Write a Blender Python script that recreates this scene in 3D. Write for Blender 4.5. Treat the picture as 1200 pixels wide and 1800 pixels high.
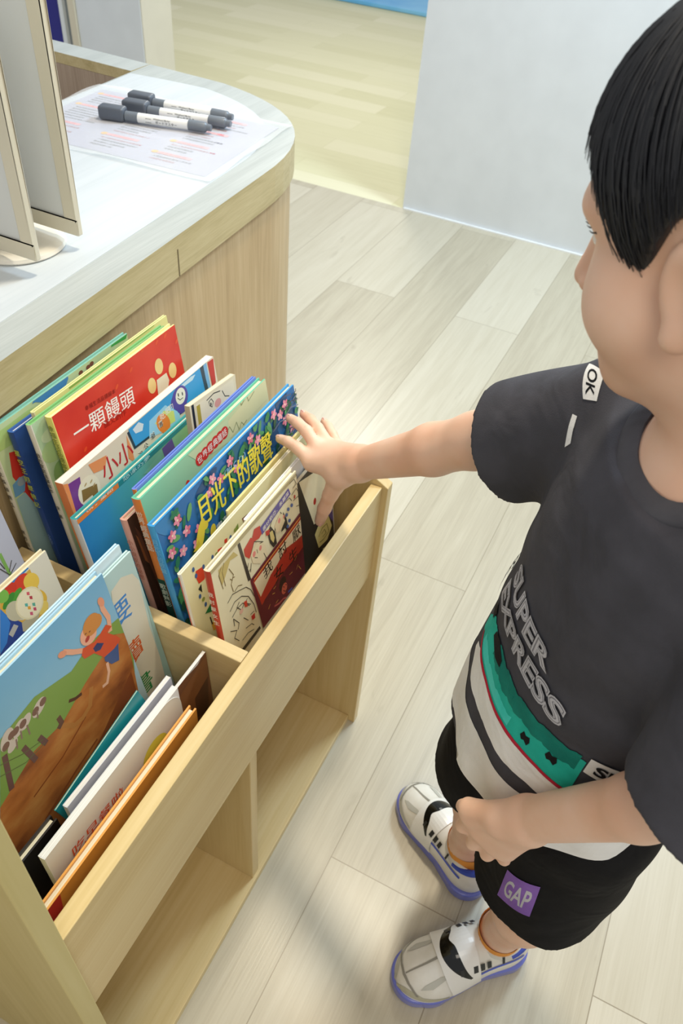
import bpy, bmesh, math, random
import numpy as np
from mathutils import Vector, Matrix
from mathutils.bvhtree import BVHTree

for o in list(bpy.data.objects):
    bpy.data.objects.remove(o, do_unlink=True)
SC = bpy.context.scene
COL = SC.collection

# ------------------------------------------------------------------ camera
CAM_H = 1.40
F_PX = 1380.03           # focal length in pixels of the 1200x1800 frame
cam_d = bpy.data.cameras.new('camera')
cam_d.sensor_fit = 'VERTICAL'
cam_d.sensor_height = 36.0
cam_d.sensor_width = 24.0
cam_d.lens = F_PX / 1800.0 * 36.0
cam_d.clip_start = 0.02
cam_d.dof.use_dof = True
cam_d.dof.focus_distance = 0.86
cam_d.dof.aperture_fstop = 11.0
cam = bpy.data.objects.new('camera', cam_d)
COL.objects.link(cam)
# columns: camera right, up, back in world axes (X along the book bin, Y towards the counter, Z up)
RIGHT = Vector((0.442451, -0.894211, 0.067991))
DOWN = Vector((-0.599861, -0.351460, -0.718779))
FWD = Vector((0.666636, 0.277239, -0.691906))
m = Matrix.Identity(4)
for i in range(3):
    m[i][0] = RIGHT[i]; m[i][1] = -DOWN[i]; m[i][2] = -FWD[i]
m[0][3], m[1][3], m[2][3] = 0.0, 0.0, CAM_H
cam.matrix_world = m
SC.camera = cam

# ------------------------------------------------------------------ world, lamps, exposure
SC.view_settings.view_transform = 'Standard'
SC.view_settings.look = 'None'
SC.view_settings.gamma = 1.0
SC.view_settings.use_curve_mapping = False
SC.view_settings.exposure = 0.0

w = bpy.data.worlds.new('room_light'); SC.world = w
w.use_nodes = True
bg = w.node_tree.nodes['Background']
bg.inputs[0].default_value = (0.98, 0.99, 1.0, 1)
bg.inputs[1].default_value = 0.51

def area(name, loc, target, size, power, color, shape='DISK', sy=None):
    l = bpy.data.lights.new(name, 'AREA'); l.shape = shape; l.size = size
    if sy: l.size_y = sy
    l.energy = power; l.color = color
    o = bpy.data.objects.new(name, l); COL.objects.link(o)
    o.location = loc
    o.rotation_euler = (Vector(target) - Vector(loc)).to_track_quat('-Z', 'Y').to_euler()
    return o
area('ceiling_lamp_warm', (1.25, 0.30, 2.75), (0.9, 0.2, 0), 0.22, 28, (1.0, 0.87, 0.66))
area('ceiling_lamp_bin', (0.25, -0.75, 2.75), (0.5, 0.1, 0), 0.5, 6, (1.0, 0.82, 0.55))
area('ceiling_lamp_counter', (1.75, 1.55, 2.75), (1.4, 1.1, 0.9), 0.6, 3, (0.78, 0.90, 1.0))
area('fill_lamp_face', (-0.9, -0.5, 2.6), (0.4, 0.1, 0.5), 1.0, 14, (1.0, 0.91, 0.78))  # added soft fill from the camera side, brightens the child's face
area('ceiling_lamp_hall', (2.6, -0.3, 2.75), (2.5, 0.2, 0), 0.6, 58, (0.66, 0.84, 1.0))
area('ceiling_lamp_room', (4.6, 1.9, 2.75), (4.4, 1.9, 0), 0.7, 44, (1.0, 0.99, 0.90))

# ------------------------------------------------------------------ colour + materials
def lin(c):
    c = c / 255.0
    return c / 12.92 if c <= 0.04045 else ((c + 0.055) / 1.055) ** 2.4
def C(h):
    h = h.lstrip('#')
    return (lin(int(h[0:2], 16)), lin(int(h[2:4], 16)), lin(int(h[4:6], 16)), 1.0)

def new_mat(name):
    mt = bpy.data.materials.new(name); mt.use_nodes = True
    nt = mt.node_tree
    return mt, nt, nt.nodes['Principled BSDF']
def N(nt, typ, **kw):
    n = nt.nodes.new(typ)
    for k, v in kw.items(): setattr(n, k, v)
    return n
def ramp(nt, stops):
    n = N(nt, 'ShaderNodeValToRGB')
    e = n.color_ramp.elements
    while len(e) < len(stops): e.new(0.5)
    for el, (p, c) in zip(e, stops):
        el.position = p; el.color = C(c) if isinstance(c, str) else c
    return n

PM = {}
def plain(h, rough=0.5, bump=0.0, spec=0.5, bscale=300.0, coat=0.0):
    key = (h, rough, bump, spec, bscale, coat)
    if key in PM: return PM[key]
    mt, nt, b = new_mat('paint_' + h.strip('#'))
    c = C(h)
    tc = N(nt, 'ShaderNodeTexCoord'); nz = N(nt, 'ShaderNodeTexNoise')
    nz.inputs['Scale'].default_value = 9; nz.inputs['Detail'].default_value = 2
    nt.links.new(tc.outputs['Object'], nz.inputs['Vector'])
    rp = ramp(nt, [(0.3, tuple(x * 0.97 for x in c[:3]) + (1,)), (0.7, tuple(min(1, x * 1.02) for x in c[:3]) + (1,))])
    nt.links.new(nz.outputs['Fac'], rp.inputs['Fac']); nt.links.new(rp.outputs['Color'], b.inputs['Base Color'])
    b.inputs['Roughness'].default_value = rough
    b.inputs['Specular IOR Level'].default_value = spec
    b.inputs['Coat Weight'].default_value = coat
    if bump > 0:
        n2 = N(nt, 'ShaderNodeTexNoise'); n2.inputs['Scale'].default_value = bscale
        bp = N(nt, 'ShaderNodeBump'); bp.inputs['Strength'].default_value = bump; bp.inputs['Distance'].default_value = 0.001
        nt.links.new(tc.outputs['Object'], n2.inputs['Vector']); nt.links.new(n2.outputs['Fac'], bp.inputs['Height'])
        nt.links.new(bp.outputs['Normal'], b.inputs['Normal'])
    PM[key] = mt
    return mt

def mixed(name, c1, c2, scale, rough=0.5, lo=0.35, hi=0.65, detail=4, mapping=(1, 1, 1), c3=None):
    mt, nt, b = new_mat(name)
    tc = N(nt, 'ShaderNodeTexCoord'); mp = N(nt, 'ShaderNodeMapping'); mp.inputs['Scale'].default_value = mapping
    nz = N(nt, 'ShaderNodeTexNoise'); nz.inputs['Scale'].default_value = scale; nz.inputs['Detail'].default_value = detail
    nt.links.new(tc.outputs['Object'], mp.inputs['Vector']); nt.links.new(mp.outputs['Vector'], nz.inputs['Vector'])
    st = [(lo, c1), (hi, c2)] if not c3 else [(lo, c1), ((lo + hi) / 2, c2), (hi, c3)]
    rp = ramp(nt, st)
    nt.links.new(nz.outputs['Fac'], rp.inputs['Fac']); nt.links.new(rp.outputs['Color'], b.inputs['Base Color'])
    b.inputs['Roughness'].default_value = rough
    return mt

def grad(name, axis, lo, hi, stops, rough=0.35, wob=0.02, wscale=12):
    """printed colour gradient along one object axis, broken up by noise"""
    mt, nt, b = new_mat(name)
    tc = N(nt, 'ShaderNodeTexCoord'); sp = N(nt, 'ShaderNodeSeparateXYZ')
    nz = N(nt, 'ShaderNodeTexNoise'); nz.inputs['Scale'].default_value = wscale; nz.inputs['Detail'].default_value = 5
    nt.links.new(tc.outputs['Object'], sp.inputs[0]); nt.links.new(tc.outputs['Object'], nz.inputs['Vector'])
    ma = N(nt, 'ShaderNodeMath', operation='MULTIPLY_ADD'); ma.inputs[1].default_value = wob * 2; ma.inputs[2].default_value = -wob
    nt.links.new(nz.outputs['Fac'], ma.inputs[0])
    ad = N(nt, 'ShaderNodeMath', operation='ADD')
    nt.links.new(sp.outputs['XYZ'.index(axis)], ad.inputs[0]); nt.links.new(ma.outputs[0], ad.inputs[1])
    mr = N(nt, 'ShaderNodeMapRange'); mr.inputs['From Min'].default_value = lo; mr.inputs['From Max'].default_value = hi
    nt.links.new(ad.outputs[0], mr.inputs['Value'])
    rp = ramp(nt, stops)
    nt.links.new(mr.outputs['Result'], rp.inputs['Fac']); nt.links.new(rp.outputs['Color'], b.inputs['Base Color'])
    b.inputs['Roughness'].default_value = rough
    return mt

def wood(name, dark, mid, light, axis='X', scale=1.0, rough=0.42, contrast=(0.30, 0.5, 0.72), bump=0.12):
    mt, nt, b = new_mat(name)
    tc = N(nt, 'ShaderNodeTexCoord'); mp = N(nt, 'ShaderNodeMapping')
    s = [26.0 * scale] * 3; s['XYZ'.index(axis)] = 1.5 * scale
    mp.inputs['Scale'].default_value = s
    nz = N(nt, 'ShaderNodeTexNoise'); nz.inputs['Scale'].default_value = 1.6; nz.inputs['Detail'].default_value = 8
    nz.inputs['Roughness'].default_value = 0.62; nz.inputs['Distortion'].default_value = 0.6
    mp2 = N(nt, 'ShaderNodeMapping'); s2 = [150.0 * scale] * 3; s2['XYZ'.index(axis)] = 5.0 * scale
    mp2.inputs['Scale'].default_value = s2
    n2 = N(nt, 'ShaderNodeTexNoise'); n2.inputs['Scale'].default_value = 2.2; n2.inputs['Detail'].default_value = 4
    nt.links.new(tc.outputs['Object'], mp.inputs['Vector']); nt.links.new(mp.outputs['Vector'], nz.inputs['Vector'])
    nt.links.new(tc.outputs['Object'], mp2.inputs['Vector']); nt.links.new(mp2.outputs['Vector'], n2.inputs['Vector'])
    mx = N(nt, 'ShaderNodeMix'); mx.data_type = 'FLOAT'; mx.inputs[0].default_value = 0.35
    nt.links.new(nz.outputs['Fac'], mx.inputs[2]); nt.links.new(n2.outputs['Fac'], mx.inputs[3])
    rp = ramp(nt, [(contrast[0], dark), (contrast[1], mid), (contrast[2], light)])
    nt.links.new(mx.outputs[0], rp.inputs['Fac']); nt.links.new(rp.outputs['Color'], b.inputs['Base Color'])
    b.inputs['Roughness'].default_value = rough
    bp = N(nt, 'ShaderNodeBump'); bp.inputs['Strength'].default_value = bump; bp.inputs['Distance'].default_value = 0.001
    nt.links.new(n2.outputs['Fac'], bp.inputs['Height']); nt.links.new(bp.outputs['Normal'], b.inputs['Normal'])
    return mt

def planks(name, width, length, offset, along, tones, seam, rough=0.35, grain=0.5, seamw=0.0016):
    """plank floor: bricks with one tone each, grain along the planks, thin seams"""
    mt, nt, b = new_mat(name)
    tc = N(nt, 'ShaderNodeTexCoord'); mp = N(nt, 'ShaderNodeMapping')
    mp.inputs['Location'].default_value = offset
    if along == 'Y': mp.inputs['Rotation'].default_value = (0, 0, math.pi / 2)
    br = N(nt, 'ShaderNodeTexBrick'); br.inputs['Scale'].default_value = 1.0
    br.inputs['Brick Width'].default_value = length; br.inputs['Row Height'].default_value = width
    br.inputs['Mortar Size'].default_value = seamw; br.inputs['Mortar Smooth'].default_value = 0.3
    br.offset = 0.37; br.offset_frequency = 2
    br.inputs['Color1'].default_value = (0, 0, 0, 1); br.inputs['Color2'].default_value = (1, 1, 1, 1)
    br.inputs['Mortar'].default_value = (0.5, 0.5, 0.5, 1)
    nt.links.new(tc.outputs['Object'], mp.inputs['Vector']); nt.links.new(mp.outputs['Vector'], br.inputs['Vector'])
    mp2 = N(nt, 'ShaderNodeMapping'); mp2.inputs['Scale'].default_value = (1.4, 22, 1)
    nt.links.new(mp.outputs['Vector'], mp2.inputs['Vector'])
    off = N(nt, 'ShaderNodeMix'); off.data_type = 'VECTOR'; off.inputs[0].default_value = 0.5
    nz = N(nt, 'ShaderNodeTexNoise'); nz.noise_dimensions = '4D'; nz.inputs['Scale'].default_value = 1.7; nz.inputs['Detail'].default_value = 8
    nz.inputs['Roughness'].default_value = 0.6; nz.inputs['Distortion'].default_value = 0.9
    nt.links.new(mp2.outputs['Vector'], nz.inputs['Vector'])
    sc = N(nt, 'ShaderNodeMath', operation='MULTIPLY'); sc.inputs[1].default_value = 37.0
    nt.links.new(br.outputs['Color'], sc.inputs[0]); nt.links.new(sc.outputs[0], nz.inputs['W'])
    mp3 = N(nt, 'ShaderNodeMapping'); mp3.inputs['Scale'].default_value = (3.0, 160, 1)
    nt.links.new(mp.outputs['Vector'], mp3.inputs['Vector'])
    n3 = N(nt, 'ShaderNodeTexNoise'); n3.inputs['Scale'].default_value = 2.0; n3.inputs['Detail'].default_value = 3
    nt.links.new(mp3.outputs['Vector'], n3.inputs['Vector'])
    mx = N(nt, 'ShaderNodeMix'); mx.data_type = 'FLOAT'; mx.inputs[0].default_value = grain
    nt.links.new(br.outputs['Color'], mx.inputs[2]); nt.links.new(nz.outputs['Fac'], mx.inputs[3])
    mx3 = N(nt, 'ShaderNodeMix'); mx3.data_type = 'FLOAT'; mx3.inputs[0].default_value = 0.22
    nt.links.new(mx.outputs[0], mx3.inputs[2]); nt.links.new(n3.outputs['Fac'], mx3.inputs[3])
    rp = ramp(nt, tones)
    nt.links.new(mx3.outputs[0], rp.inputs['Fac'])
    mc = N(nt, 'ShaderNodeMix'); mc.data_type = 'RGBA'
    mc.inputs[7].default_value = C(seam)
    mp4 = N(nt, 'ShaderNodeMapping'); mp4.inputs['Scale'].default_value = (5.0, 14.0, 1)
    nt.links.new(mp.outputs['Vector'], mp4.inputs['Vector'])
    n4 = N(nt, 'ShaderNodeTexNoise'); n4.noise_dimensions = '4D'; n4.inputs['Scale'].default_value = 1.0; n4.inputs['Detail'].default_value = 3; n4.inputs['Distortion'].default_value = 1.5
    nt.links.new(mp4.outputs['Vector'], n4.inputs['Vector']); nt.links.new(sc.outputs[0], n4.inputs['W'])
    rk = ramp(nt, [(0.66, (0, 0, 0, 1)), (0.80, (0.55, 0.55, 0.55, 1))]); nt.links.new(n4.outputs['Fac'], rk.inputs['Fac'])
    mk = N(nt, 'ShaderNodeMix'); mk.data_type = 'RGBA'; mk.inputs[7].default_value = C(seam)
    nt.links.new(rk.outputs['Color'], mk.inputs[0]); nt.links.new(rp.outputs['Color'], mk.inputs[6])
    nt.links.new(mk.outputs[2], mc.inputs[6]); nt.links.new(br.outputs['Fac'], mc.inputs[0])
    nt.links.new(mc.outputs[2], b.inputs['Base Color'])
    b.inputs['Roughness'].default_value = rough
    bp = N(nt, 'ShaderNodeBump'); bp.inputs['Strength'].default_value = 0.10; bp.inputs['Distance'].default_value = 0.001
    nt.links.new(n3.outputs['Fac'], bp.inputs['Height']); nt.links.new(bp.outputs['Normal'], b.inputs['Normal'])
    return mt

# ------------------------------------------------------------------ mesh builder
class MB:
    def __init__(s): s.v = []; s.f = []; s.mi = []; s.mats = []
    def m(s, mat):
        if mat not in s.mats: s.mats.append(mat)
        return s.mats.index(mat)
    def add(s, vs, fs, mat):
        b = len(s.v); k = s.m(mat)
        s.v += [tuple(p) for p in vs]
        for f in fs: s.f.append(tuple(b + i for i in f)); s.mi.append(k)
    def box(s, x0, x1, y0, y1, z0, z1, mat):
        vs = [(x, y, z) for z in (z0, z1) for y in (y0, y1) for x in (x0, x1)]
        s.add(vs, [(0, 2, 3, 1), (4, 5, 7, 6), (0, 1, 5, 4), (2, 6, 7, 3), (0, 4, 6, 2), (1, 3, 7, 5)], mat)
    def prism(s, pts, z0, z1, mat, tf=lambda p: p):
        n = len(pts)
        a = sum(pts[i][0] * pts[(i + 1) % n][1] - pts[(i + 1) % n][0] * pts[i][1] for i in range(n))
        if a < 0: pts = pts[::-1]
        vs = [tf((p[0], p[1], z0)) for p in pts] + [tf((p[0], p[1], z1)) for p in pts]
        s.add(vs, [tuple(range(n - 1, -1, -1)), tuple(range(n, 2 * n))] + [(i, (i + 1) % n, n + (i + 1) % n, n + i) for i in range(n)], mat)
    def lathe(s, prof, mat, seg=40, tf=lambda p: p):
        vs = []; fs = []
        for r, z in prof:
            for k in range(seg):
                a = 2 * math.pi * k / seg; vs.append(tf((r * math.cos(a), r * math.sin(a), z)))
        for i in range(len(prof) - 1):
            for k in range(seg):
                k2 = (k + 1) % seg
                fs.append((i * seg + k, i * seg + k2, (i + 1) * seg + k2, (i + 1) * seg + k))
        fs.append(tuple(range(seg - 1, -1, -1))); fs.append(tuple(range((len(prof) - 1) * seg, len(prof) * seg)))
        s.add(vs, fs, mat)
    def tube(s, pts, rad, mat, seg=8, cap=True):
        P = [Vector(p) for p in pts]; n = len(P)
        R = rad if isinstance(rad, (list, tuple)) else [rad] * n
        vs = []; fs = []; up = Vector((0, 0, 1)); prev = None
        for i in range(n):
            t = (P[min(i + 1, n - 1)] - P[max(i - 1, 0)]).normalized()
            if prev is None:
                a = t.cross(up)
                if a.length < 1e-3: a = t.cross(Vector((1, 0, 0)))
            else: a = prev - t * prev.dot(t)
            a.normalize(); prev = a; b = t.cross(a)
            for k in range(seg):
                th = 2 * math.pi * k / seg
                vs.append(tuple(P[i] + (a * math.cos(th) + b * math.sin(th)) * R[i]))
        for i in range(n - 1):
            for k in range(seg):
                k2 = (k + 1) % seg
                fs.append((i * seg + k, i * seg + k2, (i + 1) * seg + k2, (i + 1) * seg + k))
        if cap: fs.append(tuple(range(seg - 1, -1, -1))); fs.append(tuple(range((n - 1) * seg, n * seg)))
        s.add(vs, fs, mat)
    def build(s, name, parent=None, bevel=0.0, seg=2, smooth=False, loc=None, angle=40):
        me = bpy.data.meshes.new(name)
        me.from_pydata(s.v, [], s.f)
        for mt in s.mats: me.materials.append(mt)
        me.polygons.foreach_set('material_index', s.mi)
        me.update()
        o = bpy.data.objects.new(name, me); COL.objects.link(o)
        if bevel > 0:
            bm = bmesh.new(); bm.from_mesh(me)
            bmesh.ops.remove_doubles(bm, verts=bm.verts, dist=1e-6)
            ed = [e for e in bm.edges if len(e.link_faces) == 2 and e.calc_face_angle(0) > math.radians(30)]
            bmesh.ops.bevel(bm, geom=ed, offset=bevel, segments=seg, profile=0.5, affect='EDGES', clamp_overlap=True)
            bm.to_mesh(me); bm.free()
        if smooth:
            me.polygons.foreach_set('use_smooth', [True] * len(me.polygons))
            try: me.set_sharp_from_angle(angle=math.radians(angle))
            except Exception: pass
        if loc is not None: o.location = loc
        if parent is not None: o.parent = parent
        return o

def tag(o, label=None, cat=None, group=None, kind=None):
    if label: o['label'] = label
    if cat: o['category'] = cat
    if group: o['group'] = group
    if kind: o['kind'] = kind
    return o
def empty(name, loc=(0, 0, 0), label=None, cat=None, group=None):
    o = bpy.data.objects.new(name, None); COL.objects.link(o)
    o.location = loc; o.empty_display_size = 0.05
    return tag(o, label, cat, group)

# ------------------------------------------------------------------ lettering (font outlines turned into mesh)
TXT = {}
def text_mesh(body, bold=0.0):
    key = (body, bold)
    if key in TXT: return TXT[key]
    cu = bpy.data.curves.new('lettering', 'FONT'); cu.body = body; cu.resolution_u = 3; cu.offset = bold
    o = bpy.data.objects.new('lettering', cu); COL.objects.link(o)
    dg = bpy.context.evaluated_depsgraph_get()
    me = bpy.data.meshes.new_from_object(o.evaluated_get(dg))
    vs = [(v.co.x, v.co.y) for v in me.vertices]; fs = [tuple(p.vertices) for p in me.polygons]
    bpy.data.objects.remove(o); bpy.data.curves.remove(cu); bpy.data.meshes.remove(me)
    if vs:
        x0 = min(p[0] for p in vs); x1 = max(p[0] for p in vs); y0 = min(p[1] for p in vs); y1 = max(p[1] for p in vs)
    else: x0 = x1 = y0 = y1 = 0
    TXT[key] = (vs, fs, x0, x1, y0, y1)
    return TXT[key]

def clip(poly, x0, x1, y0, y1):
    def cut(P, inside, inter):
        out = []
        for i in range(len(P)):
            a, b = P[i - 1], P[i]
            if inside(b):
                if not inside(a): out.append(inter(a, b))
                out.append(b)
            elif inside(a): out.append(inter(a, b))
        return out
    def ix(X): return lambda a, b: (X, a[1] + (b[1] - a[1]) * (X - a[0]) / (b[0] - a[0]))
    def iy(Y): return lambda a, b: (a[0] + (b[0] - a[0]) * (Y - a[1]) / (b[1] - a[1]), Y)
    P = list(poly)
    for ins, it in ((lambda p: p[0] >= x0, ix(x0)), (lambda p: p[0] <= x1, ix(x1)), (lambda p: p[1] >= y0, iy(y0)), (lambda p: p[1] <= y1, iy(y1))):
        if not P: return []
        P = cut(P, ins, it)
    return P

from mathutils.geometry import tessellate_polygon
class Print:
    """flat print lying on a surface: items in (u right, v down) surface coordinates, stacked a hair apart"""
    def __init__(s, mb, tf, w, h, rough=0.4): s.mb = mb; s.tf = tf; s.w = w; s.h = h; s.lay = 0.00025; s.rough = rough
    def up(s): s.lay += 0.000004
    def mat(s, c): return plain(c, s.rough) if isinstance(c, str) else c
    def poly(s, c, pts):
        P = clip(pts, 0.0004, s.w - 0.0004, 0.0004, s.h - 0.0004)
        if len(P) < 3: return
        s.up()
        tri = tessellate_polygon([[Vector((p[0], p[1], 0)) for p in P]])
        s.mb.add([s.tf(p[0], p[1], s.lay) for p in P], [tuple(t) for t in tri], s.mat(c))
    def ell(s, c, u, v, ru, rv, ang=0, n=20):
        ca, sa = math.cos(ang), math.sin(ang)
        s.poly(c, [(u + ca * ru * math.cos(t) - sa * rv * math.sin(t), v - sa * ru * math.cos(t) - ca * rv * math.sin(t)) for t in [2 * math.pi * k / n for k in range(n)]])
    def stroke(s, c, pts, wd):
        for a, b in zip(pts[:-1], pts[1:]):
            d = (b[0] - a[0], b[1] - a[1]); L = math.hypot(*d) or 1e-6
            n = (-d[1] / L * wd / 2, d[0] / L * wd / 2); e = (d[0] / L * wd * 0.3, d[1] / L * wd * 0.3)
            s.poly(c, [(a[0] + n[0] - e[0], a[1] + n[1] - e[1]), (b[0] + n[0] + e[0], b[1] + n[1] + e[1]), (b[0] - n[0] + e[0], b[1] - n[1] + e[1]), (a[0] - n[0] - e[0], a[1] - n[1] - e[1])])
    def glyphs(s, c, body, fn, bold):
        vs, fs = text_mesh(body, bold)[:2]
        if not vs: return
        s.up()
        P = [fn(p) for p in vs]
        keep = [f for f in fs if all(0.0004 < P[i][0] < s.w - 0.0004 and 0.0004 < P[i][1] < s.h - 0.0004 for i in f)]
        # orientation is irrelevant for a print, keep as is
        s.mb.add([s.tf(p[0], p[1], s.lay) for p in P], keep, s.mat(c))
    def text(s, c, body, u, v, adv, ang=0.0, hs=1.0, bold=None):
        if bold is None:
            bold = 0.0 if hs > 1.4 else 0.004
            if hs > 1.4:
                for du, dv in ((-.0007, 0), (.0007, 0), (0, .0006)): s.text(c, body, u + du, v + dv, adv, ang, hs, 0.0)
        vs, fs, x0, x1, y0, y1 = text_mesh(body, bold)
        k = adv * len(body) / max(x1 - x0, 1e-6); ca, sa = math.cos(ang), math.sin(ang)
        def fn(p):
            x = (p[0] - x0) * k; y = p[1] * k * hs
            return (u + x * ca - y * sa, v - x * sa - y * ca)
        s.glyphs(c, body, fn, bold)
    def char(s, c, ch, u, v, size, ang=0.0, bold=0.008):
        vs, fs, x0, x1, y0, y1 = text_mesh(ch, bold)
        k = size / max(x1 - x0, y1 - y0, 1e-6); ca, sa = math.cos(ang), math.sin(ang)
        def fn(p):
            x = (p[0] - (x0 + x1) / 2) * k; y = (p[1] - (y0 + y1) / 2) * k
            return (u + x * ca - y * sa, v - x * sa - y * ca)
        s.glyphs(c, ch, fn, bold)
    def run(s, items):
        for it in items:
            if it[0] == 'p': s.poly(it[1], it[2])
            elif it[0] == 'e': s.ell(it[1], it[2], it[3], it[4], it[5], it[6])
            elif it[0] == 's': s.stroke(it[1], it[2], it[3])
            elif it[0] == 't': s.text(it[1], it[2], it[3], it[4], it[5], it[6], it[7])
            elif it[0] == 'c': s.char(it[1], it[2], it[3], it[4], it[5], it[6])

# ------------------------------------------------------------------ setting
M_floor = planks('floor_planks', 0.235, 1.9, (0.645, 0.048, 0), 'X',
                 [(0.2, '#a59b85'), (0.42, '#bcb49e'), (0.6, '#c8c1ad'), (0.8, '#d2ccba')], '#958a74', rough=0.3, grain=0.62, seamw=0.0011)
M_floor2 = planks('floor_yellow_planks', 0.16, 0.9, (0, 0.05, 0), 'Y',
                  [(0.15, '#cbc79c'), (0.45, '#dbd8b2'), (0.85, '#e8e4c6')], '#c9c59c', rough=0.4, grain=0.48, seamw=0.001)
f = MB(); f.box(-1.6, 3.2, -2.2, 3.2, -0.05, 0, M_floor); tag(f.build('floor'), kind='structure')
f = MB(); f.box(3.2, 8.5, -1.0, 6.5, -0.05, -0.001, M_floor2); tag(f.build('floor_back'), kind='structure')
M_wall = plain('#dde4ea', 0.75, 0.0, 0.3)
f = MB(); f.box(3.2, 3.32, -2.2, 1.178, 0, 2.8, M_wall)
for (y, z, ry, rz) in ((0.55, 0.10, .012, .005), (0.62, 0.42, .010, .002), (1.13, 0.07, .004, .010), (0.30, 0.22, .008, .008)):
    pass
tag(f.build('wall_right'), kind='structure')
f = MB(); f.box(3.2, 3.42, 2.50, 2.855, 0, 2.8, M_wall); tag(f.build('wall_left'), kind='structure')
M_cream = plain('#d8d2bd', 0.6)
f = MB(); f.box(3.205, 3.42, 2.494, 2.4995, 0, 2.8, plain('#d9d5c6', 0.6)); tag(f.build('trim_1'), kind='structure')
f = MB(); f.box(3.19, 3.40, 2.858, 2.895, 0, 2.8, M_cream)
f.box(3.22, 3.40, 2.895, 2.935, 0, 2.8, plain('#8f979b', 0.6)); f.box(3.20, 3.40, 2.935, 2.958, 0, 2.8, plain('#dfe6ea', 0.6))
tag(f.build('trim_2'), kind='structure')
f = MB(); f.box(3.24, 3.28, 2.96, 3.6, 0.0, 2.1, plain('#1c1c86', 0.5)); tag(f.build('door_1'), kind='structure')
f = MB(); f.box(3.19, 3.21, 0.35, 1.172, 0.0, 0.006, plain('#e9ecec', 0.5))
f.v = [(x - 0.002, y, z) for x, y, z in f.v]
tag(f.build('baseboard_right'), kind='structure')

M_mat = mixed('blue_mat', '#58b0f0', '#86cbf8', 2.5, 0.5)
f = MB(); f.box(6.6, 8.3, 0.8, 4.6, 0.0, 0.03, M_mat)
tag(f.build('play_mat', bevel=0.006), 'bright blue play mat lying on the yellow floor of the far room', 'mat')

# ------------------------------------------------------------------ book bin
M_bin = wood('birch_board', '#c9ae74', '#d6be88', '#dfcb9b', 'X', 0.55, 0.40, bump=0.05)
M_binz = wood('birch_upright', '#c7ab70', '#d4bb84', '#dcc796', 'Z', 0.55, 0.40, bump=0.05)
M_biny = wood('birch_divider', '#cbb27c', '#d7c08e', '#e0cd9f', 'Y', 0.55, 0.40, bump=0.05)
TRAY = 0.458
bin_ = empty('book_bin', (0.47, 0.45, 0), 'pale birch floor-standing book bin with two open compartments of picture books', 'book bin')
def bpart(mb, name, bevel=0.0012, **kw):
    o = mb.build(name, bevel=bevel, **kw); o.parent = bin_; o.matrix_parent_inverse = Matrix.Translation((-0.47, -0.45, 0)); return o
BACK = 0.636
f = MB()   # far end panel: front edge at rail height, rising to a higher back
prof = [(0.268, 0), (0.268, 0.637), (0.322, 0.668), (0.372, 0.676), (BACK, 0.676), (BACK, 0)]
f.prism([(y, z) for y, z in prof], 0.812, 0.830, M_binz, tf=lambda p: (p[2], p[0], p[1])); bpart(f, 'end_panel')
f = MB()
prof = [(0.272, 0), (0.272, 0.94), (0.30, 0.965), (0.610, 0.965), (0.610, 0)]
f.prism([(y, z) for y, z in prof], 0.104, 0.124, wood('birch_upright_dim_cast', '#c0b070', '#cbbc80', '#d4c68f', 'Z', 0.4, 0.45, bump=0.05), tf=lambda p: (p[2], p[0], p[1])); bpart(f, 'end_panel')  # near end panel: same birch, its dim greenish light painted into the colour
f = MB(); f.box(0.124, 0.812, 0.277, 0.295, 0.452, 0.637, M_bin); bpart(f, 'front_rail')
f = MB(); f.prism([(0.124, 0.279), (0.812, 0.279), (0.812, 0.648), (0.124, 0.610)], 0.438, 0.4515, M_bin); bpart(f, 'tray_board')
f = MB(); f.box(0.450, 0.468, 0.2955, BACK, 0.452, 0.637, M_biny); bpart(f, 'divider')
f = MB(); f.box(0.450, 0.468, 0.286, BACK, 0.0185, 0.4375, M_binz); bpart(f, 'upright')
f = MB(); f.prism([(0.124, 0.281), (0.812, 0.281), (0.812, 0.648), (0.124, 0.610)], 0.0, 0.018, M_bin); bpart(f, 'bottom_board')

# ------------------------------------------------------------------ counter
YAW = math.radians(3.3)
def cy(x, y0=0.643): return y0 + math.tan(YAW) * (x - 0.516)
TOPZ = 0.888
arc = []
def corner(inset, n=14):
    """front edge, rounded corner and right end of the counter, inset inwards"""
    p0 = Vector((1.16, cy(1.16))); p1 = Vector((1.47, cy(1.16) + 0.01)); p2 = Vector((1.535, 1.00))
    pts = []
    for k in range(n + 1):
        t = k / n; pts.append(p0 * (1 - t) ** 2 + p1 * 2 * t * (1 - t) + p2 * t * t)
    c = Vector((1.20, 1.05))
    return [(p + (c - p).normalized() * inset) for p in pts]
M_ctop = wood('pale_laminate', '#bfc7cc', '#c8cfd4', '#d0d6da', 'X', 0.5, 0.35, bump=0.03)
M_fascia = wood('oak_fascia', '#a99a6c', '#bfb084', '#cfc299', 'X', 1.0, 0.45)
M_band = wood('pale_band', '#a0a6a4', '#aeb4b2', '#bcc1bf', 'X', 1.0, 0.4)
M_oak = wood('oak_front', '#a98f68', '#bda47c', '#ccb690', 'Z', 1.1, 0.5, contrast=(0.28, 0.5, 0.7))
M_dark = wood('brown_inner', '#8d7b6b', '#a59383', '#b7a797', 'Z', 1.1, 0.5)
cnt = empty('service_counter', (1.0, 0.9, 0), 'pale oak service counter with white worktop and rounded corner behind the book bin', 'counter')
def cpart(mb, name, **kw):
    o = mb.build(name, **kw); o.parent = cnt; o.matrix_parent_inverse = Matrix.Translation((-1.0, -0.9, 0)); return o
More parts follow.
